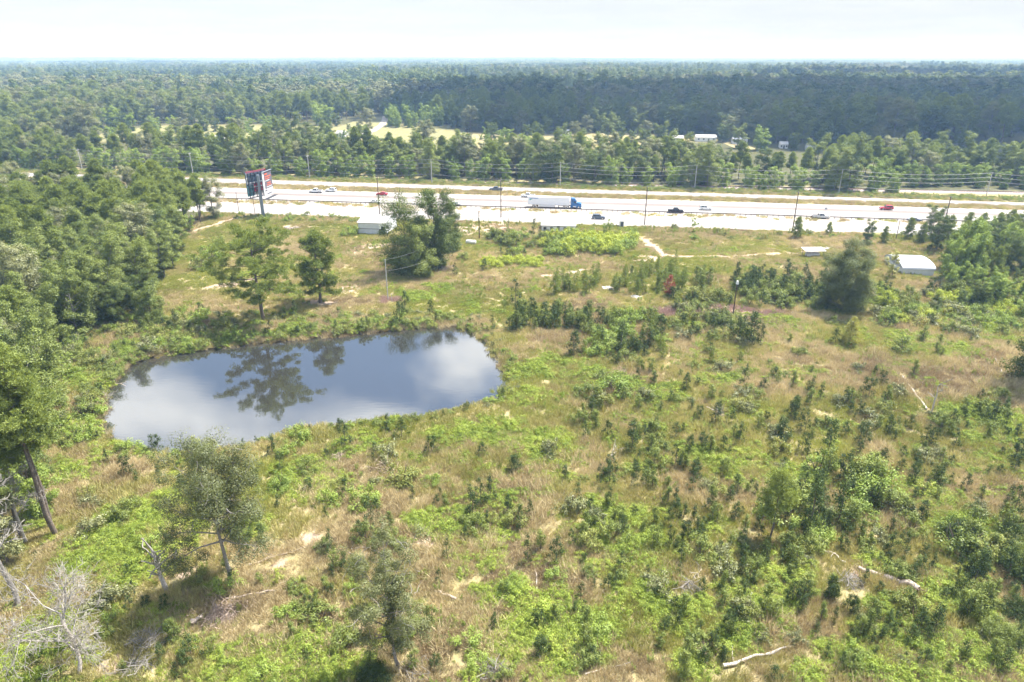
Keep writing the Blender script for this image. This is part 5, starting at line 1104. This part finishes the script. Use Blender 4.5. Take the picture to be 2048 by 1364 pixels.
# railway
ra, rb = at(1690, 380), at(2048, 387); rdv = (rb - ra).normalized(); rz_ = math.atan2(rdv.y, rdv.x)
m_ = MB(); m_.prism([(-2.6, 0), (-1.7, .45), (1.7, .45), (2.6, 0)], -160, 330); bl = m_.build('railway_ballast', 'ballast', None, tuple(ra), rz_ - math.pi / 2); bl.location.z = .03; tag(bl, 'grey gravel railway bed in front of the tree belt', 'railway', kind='structure')
rt = empty('railway_track', (ra.x, ra.y, .48), rz_, 'rusty railway track running below the tree belt at the right', 'railway track')
for s_ in (-1, 1): m_ = MB(); m_.box((85, s_ * .72, .14), (490, .08, .18)); m_.build('rail', 'rail_steel', rt)
m_ = MB(); m_.box((0, 0, .02), (.24, 2.5, .10)); sm_ = m_.mesh('sleeper', ['pole_wood'])
for q in range(260): link('sleeper', sm_, rt, (-60 + q * 1.1, 0, 0))
def pole(px_, py_, top_, label, m='pole_wood', r0=.17, arms=(), group=None, cat='utility pole', name='utility_pole', transformer=False, lean=None):
    b_ = on(px_, py_); H_ = height(px_, py_, top_) if top_ < 1e3 else top_; o = empty(name, tuple(b_), ROAD_RZ, label, cat, group)
    m_ = MB(); m_.tube([(0, 0, -.2), (0, 0, H_ * .5), (0, 0, H_)], [r0, r0 * .85, r0 * .65], 8); m_.build('post', m, o)
    for z, ln in arms:
        m_ = MB(); m_.box((0, 0, H_ - z), (.12, ln, .14)); ar_ = m_.build('crossarm', m, o)
        for s_ in (-1, 1): m_ = MB(); m_.tube([(0, s_ * ln * .46, H_ - z + .07), (0, s_ * ln * .46, H_ - z + .3)], [.06, .05], 6); m_.build('insulator', 'wall_white', ar_)
    if transformer: m_ = MB(); m_.tube([(0, -.42, H_ - 2.9), (0, -.42, H_ - 1.9)], [.28, .28], 10); m_.build('transformer', 'pole_grey', o)
    return b_, H_
def wire(pts, label, group=None, m='wire', r_=.035, sag=.8, name='power_line'):
    mb = MB()
    for A_, B_ in zip(pts[:-1], pts[1:]):
        A_, B_ = np.array(A_), np.array(B_); t_ = np.linspace(0, 1, 13)[:, None]; P = A_ + (B_ - A_) * t_; P[:, 2] -= (4 * t_ * (1 - t_))[:, 0] * sag; mb.tube(P, r_, 4, cap=False)
    tag(mb.build(name, m), label, 'power line', group)
near_ = [(759.5, 429, 354, 'dark utility pole above the metal shed'), (1002, 435, 359.5, 'dark utility pole between the vine-covered trees and the semi truck'), (1289, 449.5, 372, 'dark utility pole between the semi truck and the black pickup'), (1584, 466, 384, 'leaning looking dark utility pole left of the silver pickup'), (1881, 478, 392, 'dark utility pole right of the grey sedan')]
tops = []
for x, y, t_, lab in near_:
    b_, H_ = pole(x, y, t_, lab, 'pole_wood', .19, arms=((.35, 1.6),)); tops.append((b_.x, b_.y, b_.z + H_))
d0 = np.array(tops[0]) - np.array(tops[1]); left = [tuple(np.array(tops[0]) + d0 * .9)]; rgt = [tuple(np.array(tops[-1]) * 2 - np.array(tops[-2]))]
for s_, lab in ((.0, 'upper wire strung along the dark roadside poles'), (1.6, 'lower wire strung along the dark roadside poles')): wire([(p_[0], p_[1], p_[2] - s_ * .9) for p_ in left + tops + rgt], lab, m='wire_dark', r_=.03)
pole(478.6, 428, 384, 'thin dark pole left of the billboard column', r0=.12); pole(510, 427, 390, 'thin dark pole close to the billboard column', r0=.12)
pole(958.8, 480, 424, 'utility pole with crossarm and transformer right of the vine-covered trees', arms=((.4, 2.4),), transformer=True); pole(1016.4, 463, 434.7, 'short dark pole beside the bare dirt patch', r0=.12); pole(1791.5, 480, 441.6, 'short dark post among the roadside pines', r0=.14)
b1, h1 = pole(776, 600, 517.7, 'weathered grey pole on the far bank of the pond', 'pole_grey', .15); pole(784, 603, 586, 'short grey post beside the weathered pole', 'pole_grey', .09, cat='post', name='post')
m_ = MB(); 
wire([(b1.x, b1.y, h1 - .2), tuple(np.array(at(858, 545)) + np.array([0, 0, 7.5]))], 'thin wire from the weathered pole to the vine-covered trees', m='wire', r_=.02, sag=.5)
wire([(b1.x, b1.y, h1 - 3), tuple(np.array(at(868, 548)) + np.array([0, 0, 4.5]))], 'lower thin wire from the weathered pole to the vine-covered trees', m='wire', r_=.02, sag=.5)
b_ = on(1466, 630); H_ = height(1466, 630, 563); o = empty('lamp_post', tuple(b_), 0, 'dark lamp post with white lantern box in the reddish dirt patch', 'lamp post'); m_ = MB(); m_.tube([(0, 0, -.2), (0, 0, H_ - .5)], [.15, .11], 8); m_.build('post', 'pole_wood', o); m_ = MB(); m_.box((0, -.1, H_ - .35), (.5, .5, .75), taper=(.7, .7)); m_.build('lantern', 'wall_white', o)
fp = [(165, 341, 298), (387, 352.5, 305), (620, 359, 310), (864, 368, 318), (1120, 374, 325), (1389, 379, 330), (1677, 387.5, 338), (1972, 393, 345)]; far_t = []
wh_ = ['behind the left woods', 'left of the billboard', 'above the white suv', 'above the vine-covered trees', 'above the semi truck', 'above the black pickup', 'above the silver pickup', 'at the right edge']
for (x, y, t_), s_ in zip(fp, wh_):
    b_, H_ = pole(x, y, t_, 'pale grey power pole in front of the tree belt ' + s_, 'pole_grey', .2, arms=((.5, 2.2),) if x < 700 else (), group='power poles along the tree belt'); far_t.append((b_.x, b_.y, b_.z + H_))
D_ = np.array(far_t[0]) - np.array(far_t[1]); E_ = np.array(far_t[-1]) - np.array(far_t[-2]); ch = [tuple(np.array(far_t[0]) + D_)] + far_t + [tuple(np.array(far_t[-1]) + E_)]
for dz_, lab in ((.1, 'topmost'), (1.8, 'second'), (3.5, 'third'), (6.6, 'lowest')): wire([(p_[0], p_[1] - .2, p_[2] - dz_) for p_ in ch], lab + ' pale power line in front of the tree belt', 'power lines along the tree belt', 'wire', .04, 1.5)
for x, y, lab in [(1651, 423.5, 'small grey marker post in the median above the silver pickup'), (1885, 426, 'small grey marker post in the median beside the dark pole')]:
    b_ = at(x, y); o = empty('marker_post', tuple(b_), ROAD_RZ, lab, 'marker'); m_ = MB(); m_.tube([(0, 0, 0), (0, 0, 1.0)], [.06, .06], 6); m_.build('post', 'pole_grey', o); m_ = MB(); m_.box((0, 0, 1.25), (1.0, .06, .8)); m_.build('panel', 'roof_grey', o)

# ------------------------------------------------------------------ billboard
ZT = height(527, 434, 344); b_ = on(527, 434); bo = empty('billboard', tuple(b_), 0, 'two-sided v-shaped billboard on one tall steel column', 'billboard')
org = np.array(b_)
def loc3(px_, py_, z): p_ = at(px_, py_, z); return np.array(p_) - np.array([org[0], org[1], 0])
m_ = MB(); m_.tube([(0, 0, -.3), (0, 0, ZT - 1.0)], [.62, .52], 16); m_.build('column', 'steel_pole', bo)
def board(a, b, zb, zt, name, m):
    d = unit(b - a); n_ = np.array([d[1], -d[0], 0]);  
    if n_[1] > 0 and abs(n_[1]) > abs(n_[0]): n_ = -n_
    if n_[0] < 0: n_ = -n_
    L_ = np.linalg.norm((b - a)[:2]); th = .25
    A = np.array([a[0], a[1], 0]); mb = MB()
    P = lambda s_, z, o_: A + d * np.array([1, 1, 0]) * s_ * L_ + np.array([0, 0, zb + (zt - zb) * z]) + n_ * o_
    def quad(s0, s1, z0, z1, o_, sl=0, th_=.06):
        q = MB(); F_ = [P(s0, z0, o_), P(s1, z0 + sl, o_), P(s1, z1 + sl, o_), P(s0, z1, o_)]; K_ = [P(s0, z0, o_ - th_), P(s1, z0 + sl, o_ - th_), P(s1, z1 + sl, o_ - th_), P(s0, z1, o_ - th_)]
        q.add(np.array(F_ + K_), [[0, 1, 2, 3], [7, 6, 5, 4], [0, 4, 5, 1], [1, 5, 6, 2], [2, 6, 7, 3], [3, 7, 4, 0]]); return q
    o = quad(0, 1, 0, 1, 0, 0, th).build(name, m, bo); return o, quad, P
zb = ZT - 8.6
la, lb = loc3(489.5, 345, ZT), loc3(527.7, 337.8, ZT); rA, rB = loc3(523.4, 345.2, ZT), loc3(541, 338.4, ZT)
lo_, lq, lp = board(la, lb, zb, ZT, 'rear_board', 'board_back')
for s0, s1, z0, z1, m in [(0, .32, .0, .45, 'board_teal'), (.35, .98, .0, .13, 'wall_metal'), (.36, .95, .16, .33, 'board_red'), (.36, .9, .37, .5, 'board_red'), (.08, .98, .33, .365, 'board_white'), (.02, .98, .52, .56, 'board_white'), (.1, .95, .86, .89, 'board_white'), (.02, .12, .5, .95, 'board_white'), (.12, .34, .38, .48, 'board_white'), (.5, .7, .22, .28, 'board_white')]: lq(s0, s1, z0, z1, .06).build('print_patch', m, lo_)
for s_ in np.linspace(.06, .96, 6): lq(s_ - .012, s_ + .012, -.06, .97, .5, 0, .22).build('upright_beam', 'steel_black', bo)
for z in (.15, .34, .52, .72, .9): lq(.0, 1, z - .008, z + .008, .62, 0, .12).build('cross_beam', 'steel_black', bo)
lq(-.02, 1.02, 1.0, 1.02, .5, 0, .25).build('top_walkway', 'board_red', bo); lq(-.02, 1.02, .965, .98, .75, 0, .08).build('hand_rail', 'board_red', bo); lq(-.04, 1.04, -.075, -.06, .9, 0, 1.1).build('lower_walkway', 'steel_black', bo)
ro_, rq, rp = board(rA, rB, zb, ZT, 'front_board', 'board_white')
rq(.16, .99, .30, .985, .05).build('dark_field', 'board_slate', ro_)
for (s0, s1, z0, z1) in [(.22, .50, .86, .92), (.22, .88, .76, .80), (.22, .75, .68, .71), (.40, .80, .49, .53), (.34, .85, .41, .44)]: rq(s0, s1, z0, z1, .09).build('orange_lettering', 'board_orange', ro_)
for (s0, s1, z0, z1) in [(.20, .7, .605, .63), (.30, .9, .345, .37)]: rq(s0, s1, z0, z1, .09).build('white_lettering', 'board_white', ro_)
for (s0, s1, z0, z1) in [(.12, .35, .20, .26), (.3, .8, .06, .10)]: rq(s0, s1, z0, z1, .05).build('small_print', 'board_slate', ro_)
rq(-.02, 1.06, -.085, -.07, 1.3, 0, 1.3).build('lower_walkway', 'steel_black', bo)
rq(-.02, 1.03, 1.0, 1.012, .3, 0, .5).build('top_edge', 'steel_pole', bo)

# ------------------------------------------------------------------ buildings
def gable(name, A, B, depth, hw, rise, label, cat='building', wall='wall_metal', roof='roof_metal', over=.3, arch=False, group=None, win=0, ribs=0, mono=False):
    """long front wall from A to B (ground points), body running back by depth"""
    A, B = Vector(A), Vector(B); d = B - A; L_ = d.length; o = empty(name, tuple(A), math.atan2(d.y, d.x), label, cat, group); m_ = MB()
    rd = depth if mono else depth / 2
    prof = [(0, 0), (0, hw), (rd, hw + rise)] + ([(depth, hw)] if not mono else []) + [(depth, 0)]
    if mono: prof = [(0, 0), (0, hw), (depth, hw + rise), (depth, 0)]
    n = len(prof); P0 = np.array([(0, p_[0], p_[1]) for p_ in prof]); P1 = P0 + np.array([L_, 0, 0])
    for q in range(n): m_.poly([P0[q], P1[q], P1[(q + 1) % n], P0[(q + 1) % n]])
    m_.poly(P0[::-1]); m_.poly(P1); m_.build('wall', wall, o)
    if arch: th = np.linspace(0, math.pi, 13); rp_ = [(depth / 2 - (depth / 2 + over) * math.cos(t_), hw - .05 + (rise + .12) * math.sin(t_)) for t_ in th]
    elif mono: rp_ = [(-over, hw + .03 - rise * over / depth), (depth + over, hw + rise + .03)]
    else: rp_ = [(-over, hw + .05 - rise * over / rd), (depth / 2, hw + rise + .06), (depth + over, hw + .05 - rise * over / rd)]
    m_ = MB(); T = .08
    for q in range(len(rp_) - 1):
        (y0, z0), (y1, z1) = rp_[q], rp_[q + 1]; V = np.array([(-over, y0, z0), (L_ + over, y0, z0), (L_ + over, y1, z1), (-over, y1, z1)]); W = V + np.array([0, 0, T])
        m_.add(np.concatenate([V, W]), [[3, 2, 1, 0], [4, 5, 6, 7], [0, 1, 5, 4], [1, 2, 6, 5], [2, 3, 7, 6], [3, 0, 4, 7]], 0)
    ro = m_.build('roof', roof, o)
    if arch:
        for x in (0, L_): m_ = MB(); m_.poly([(x, y0, z0) for y0, z0 in rp_]); m_.build('end_wall', wall, o)
    for q in range(ribs):
        x = L_ * (q + .5) / ribs; (y0, z0), (y1, z1) = rp_[0], rp_[1]; m_ = MB(); m_.add([(x - .04, y0, z0 + T), (x + .04, y0, z0 + T), (x + .04, y1, z1 + T), (x - .04, y1, z1 + T), (x - .04, y0, z0 + T + .05), (x + .04, y0, z0 + T + .05), (x + .04, y1, z1 + T + .05), (x - .04, y1, z1 + T + .05)], [[4, 5, 6, 7], [0, 1, 5, 4], [1, 2, 6, 5], [3, 0, 4, 7]]); m_.build('roof_seam', roof, ro)
    for q in range(win):
        x = L_ * (q + .5) / win
        if q == win // 2: m_ = MB(); m_.box((x, -.03, 1.02), (.95, .06, 2.0)); m_.build('door', 'trim_dark', o); continue
        m_ = MB(); m_.box((x, -.03, hw * .58), (1.2, .06, 1.1)); w_ = m_.build('window', 'wall_white', o); m_ = MB(); m_.box((x, -.05, hw * .58), (1.0, .06, .9)); m_.build('pane', 'glass', w_)
    return o, L_
A, B = at(717.6, 468.5), at(772, 470.5); hw = height(717.6, 468.5, 445); sh, L_ = gable('metal_shed', A, B, 12, hw, 1.2, 'pale metal shed with open bay left of the vine-covered trees', 'shed', ribs=10)
m_ = MB(); m_.box((L_ * .38, -.03, hw * .5), (L_ * .75, .04, .14)); m_.build('wall_seam', 'trim_dark', sh)
for q in range(14): m_ = MB(); m_.box((.2 + q * L_ * .052, -.02, hw * .5), (.05, .03, hw * .98)); m_.build('wall_rib', 'wall_metal', sh)
m_ = MB(); m_.box((L_ * .87, -.02, hw * .36), (L_ * .22, .04, hw * .72)); m_.build('bay_shade_panel', 'painted_bay_shade', sh); m_ = MB(); m_.box((L_ * .80, -.035, hw * .72), (L_ * .08, .05, hw * .4)); m_.build('bay_door', 'white_paint', sh)  # flat dark panel on the closed wall stands in for the bay's shaded inside
A, B = at(1083, 463.5), at(1150, 465.2); gable('roadside_hut', A, B, 7, 2.2, .6, 'low white roadside building behind the bright bushes', 'building', 'wall_metal', 'roof_metal', win=5)
A, B = at(1239, 454), at(1248, 454.2); o, L_ = gable('storage_hut', A, B, 3, 2.0, .25, 'small white box hut beside the frontage road', 'hut', 'wall_white', 'roof_metal'); m_ = MB(); m_.box((L_ * .5, -.03, .95), (.8, .05, 1.8)); m_.build('door', 'trim_dark', o)
A, B = at(1803, 551), at(1866, 553); hw = height(1801, 551, 538); o, L_ = gable('arched_building', A, B, 12, hw, 1.5, 'white metal building with curved roof at the right', 'building', 'wall_metal', 'roof_blue', .25, True)
for q in range(16): m_ = MB(); m_.box((L_ * (q + .5) / 16, -.02, hw * .5), (.06, .04, hw * .98)); m_.build('wall_rib', 'wall_metal', o)
b_ = on(1612, 516); sh = empty('shelter', tuple(b_), .05, 'low open shelter with white sheet roof left of the oak', 'shelter'); m_ = MB(); m_.box((2.6, 1.5, 2.2), (6.2, 3.6, .08), rot=Matrix.Rotation(.1, 3, 'X')); m_.build('roof', 'roof_metal', sh)
for x in (.1, 5.1):
    for y in (.1, 2.9): m_ = MB(); m_.tube([(x, y, -.1), (x, y, 2.15)], [.07, .07], 6); m_.build('post', 'pole_wood', sh)
m_ = MB(); m_.box((2.6, 1.6, .5), (3.6, 1.8, 1.0), taper=(.96, .94)); m_.box((2.6, 1.6, 1.04), (3.7, 1.9, .08)); tag(m_.build('storage_crate', 'junk_pale', None, tuple(b_), .05), 'pale crate stored under the low open shelter', 'crate')
HS = [(514, 551, 287, 2.8, 'roof_metal', 'white house with pale roof above the billboard'), (425, 442, 284, 2.6, 'roof_metal', 'small white house left of the billboard beyond the belt'), (633, 668, 283, 2.8, 'roof_metal', 'white trailer home beside the dark oaks'), (700, 738, 276, 2.8, 'roof_metal', 'long white house at the start of the far lane'), (672, 690, 274, 2.6, 'roof_grey', 'grey roofed house between the field oaks'),
      (1392, 1432, 283, 2.8, 'roof_metal', 'white trailer home right of the dark field'), (1345, 1366, 284, 2.6, 'roof_metal', 'small white house in the cloud shadow'), (1466, 1494, 288, 2.6, 'roof_blue', 'pale trailer home among the dark oaks'), (1560, 1575, 297, 2.6, 'roof_metal', 'pale house behind the right belt'), (1120, 1136, 271, 2.6, 'roof_grey', 'small house in the shaded field'), (1614, 1630, 302, 2.6, 'roof_metal', 'white shed behind the belt right of the oaks')]
for x0, x1, y, hw, rf, lab in HS: gable('house', at(x0, y), at(x1, y + .4), 8, hw, 1.3, lab, 'house', 'wall_white', rf, win=4 if x1 - x0 > 25 else 3, group='houses beyond the tree belt')
for x0, x1, y, hw, lab in [(80, 92, 143, 9, 'far white warehouse, the left of two at the left horizon'), (98, 112, 143, 9, 'far white warehouse, the right of two at the left horizon'), (1128, 1142, 206, 5, 'white house in the clearing of the far forest'), (935, 946, 178, 8, 'white building left in the far forest'), (1560, 1572, 190, 8, 'white building right in the far forest')]:
    gable('far_building', at(x0, y), at(x1, y), 20, hw, 2, lab, 'building', 'wall_white', 'roof_metal', win=3)
# far lane
m_ = MB(); L0 = pxpoly([(716, 272), (745, 262), (764, 250), (770, 240), (772, 232)]); P = np.array([(x, y, .05) for x, y in L0]); d = np.gradient(P, axis=0); nrm = np.stack([-d[:, 1], d[:, 0], d[:, 2] * 0], 1); nrm /= np.linalg.norm(nrm, axis=1)[:, None]
for q in range(len(P) - 1): m_.poly([P[q] - nrm[q] * 3, P[q] + nrm[q] * 3, P[q + 1] + nrm[q + 1] * 3, P[q + 1] - nrm[q + 1] * 3])
tag(m_.build('lane', 'dirt_pale'), 'pale lane leading into the far forest', 'lane', kind='structure')
# radio mast on the horizon
b_ = at(778, 130); dd = np.array([b_.x, b_.y]); dd = dd / np.linalg.norm(dd) * 5200; mo = empty('radio_mast', (dd[0], dd[1], 0), 0, 'slender lattice radio mast on the horizon', 'radio mast'); Hm = CAMH + 5200 * 12 / F + 6
for s_ in range(3):
    m_ = MB(); a_ = s_ * 2.094; m_.tube([(math.cos(a_) * 1.6, math.sin(a_) * 1.6, 0), (math.cos(a_) * 1.2, math.sin(a_) * 1.2, Hm)], [.35, .3], 5); m_.build('mast_leg', 'pole_grey', mo)
for q in range(30):
    z = Hm * (q + .5) / 30; m_ = MB()
    for s_ in range(3): a_, c_ = s_ * 2.094, (s_ + 1) * 2.094; m_.tube([(math.cos(a_) * 1.4, math.sin(a_) * 1.4, z), (math.cos(c_) * 1.4, math.sin(c_) * 1.4, z + Hm / 30)], [.15, .15], 4)
    m_.build('bracing', 'pole_grey', mo)

# ------------------------------------------------------------------ clouds that shade part of the far forest
def cloud(cx_, cy_, rx_, ry_, seed, label, alt=1250, n=90):
    off = alt / math.tan(SUN_EL); r = np.random.RandomState(seed); mb = MB()
    import bmesh
    bm = bmesh.new(); bmesh.ops.create_icosphere(bm, subdivisions=2, radius=1); V = np.array([v.co[:] for v in bm.verts]); Fc = np.array([[v.index for v in f.verts] for f in bm.faces]); bm.free()
    for q in range(n):
        a_ = r.rand() * 6.28; rr = math.sqrt(r.rand()); s_ = r.uniform(.16, .34) * min(rx_, ry_) * (1.25 - .6 * rr)
        W = V * s_ * np.array([1.2, 1, .55]) * (1 + .12 * r.normal(size=(len(V), 1))); mb.add(W + np.array([math.cos(a_) * rx_ * rr, math.sin(a_) * ry_ * rr, s_ * .3 * r.rand() + (1 - rr) * 60]), Fc, 0, True)
    o = mb.build('cloud', 'cloud', None, (cx_ + math.sin(SUN_AZ) * off, cy_ + math.cos(SUN_AZ) * off, alt)); return tag(o, label, 'cloud')
t = mat('cloud'); o_ = N(t, 'ShaderNodeOutputMaterial'); d_ = N(t, 'ShaderNodeBsdfDiffuse'); tr_ = N(t, 'ShaderNodeBsdfTranslucent'); mx_ = N(t, 'ShaderNodeMixShader'); d_.inputs[0].default_value = (.9, .9, .92, 1); tr_.inputs[0].default_value = (.9, .9, .92, 1)
t.links.new(d_.outputs[0], mx_.inputs[1]); t.links.new(tr_.outputs[0], mx_.inputs[2]); t.links.new(mx_.outputs[0], o_.inputs[0])
cloud(400, 790, 520, 350, 4, 'broad flat cloud shading the forest at the right'); cloud(900, 1500, 520, 190, 6, 'long cloud shading the far forest at the right')
cloud(-420, 1500, 420, 170, 9, 'long cloud shading the forest at the left'); cloud(500, 2500, 900, 260, 11, 'wide cloud shading the middle of the far forest')
cloud(-1500, 3600, 1300, 300, 8, 'distant cloud bank shading the horizon at the left')

# ------------------------------------------------------------------ haze
HZ = MB(); HZ.box((0, 13000, 47.5), (84000, 46000, 129)); t = mat('haze'); o_ = N(t, 'ShaderNodeOutputMaterial'); pv = N(t, 'ShaderNodeVolumePrincipled')
pv.inputs['Color'].default_value = (.36, .60, 1.0, 1); pv.inputs['Absorption Color'].default_value = (1, 1, 1, 1); pv.inputs['Density'].default_value = 0.00021; pv.inputs['Anisotropy'].default_value = .2
t.links.new(pv.outputs[0], o_.inputs['Volume']); hb = HZ.build('haze', 'haze'); tag(hb, 'pale blue haze thickening towards the horizon', 'haze', kind='stuff')
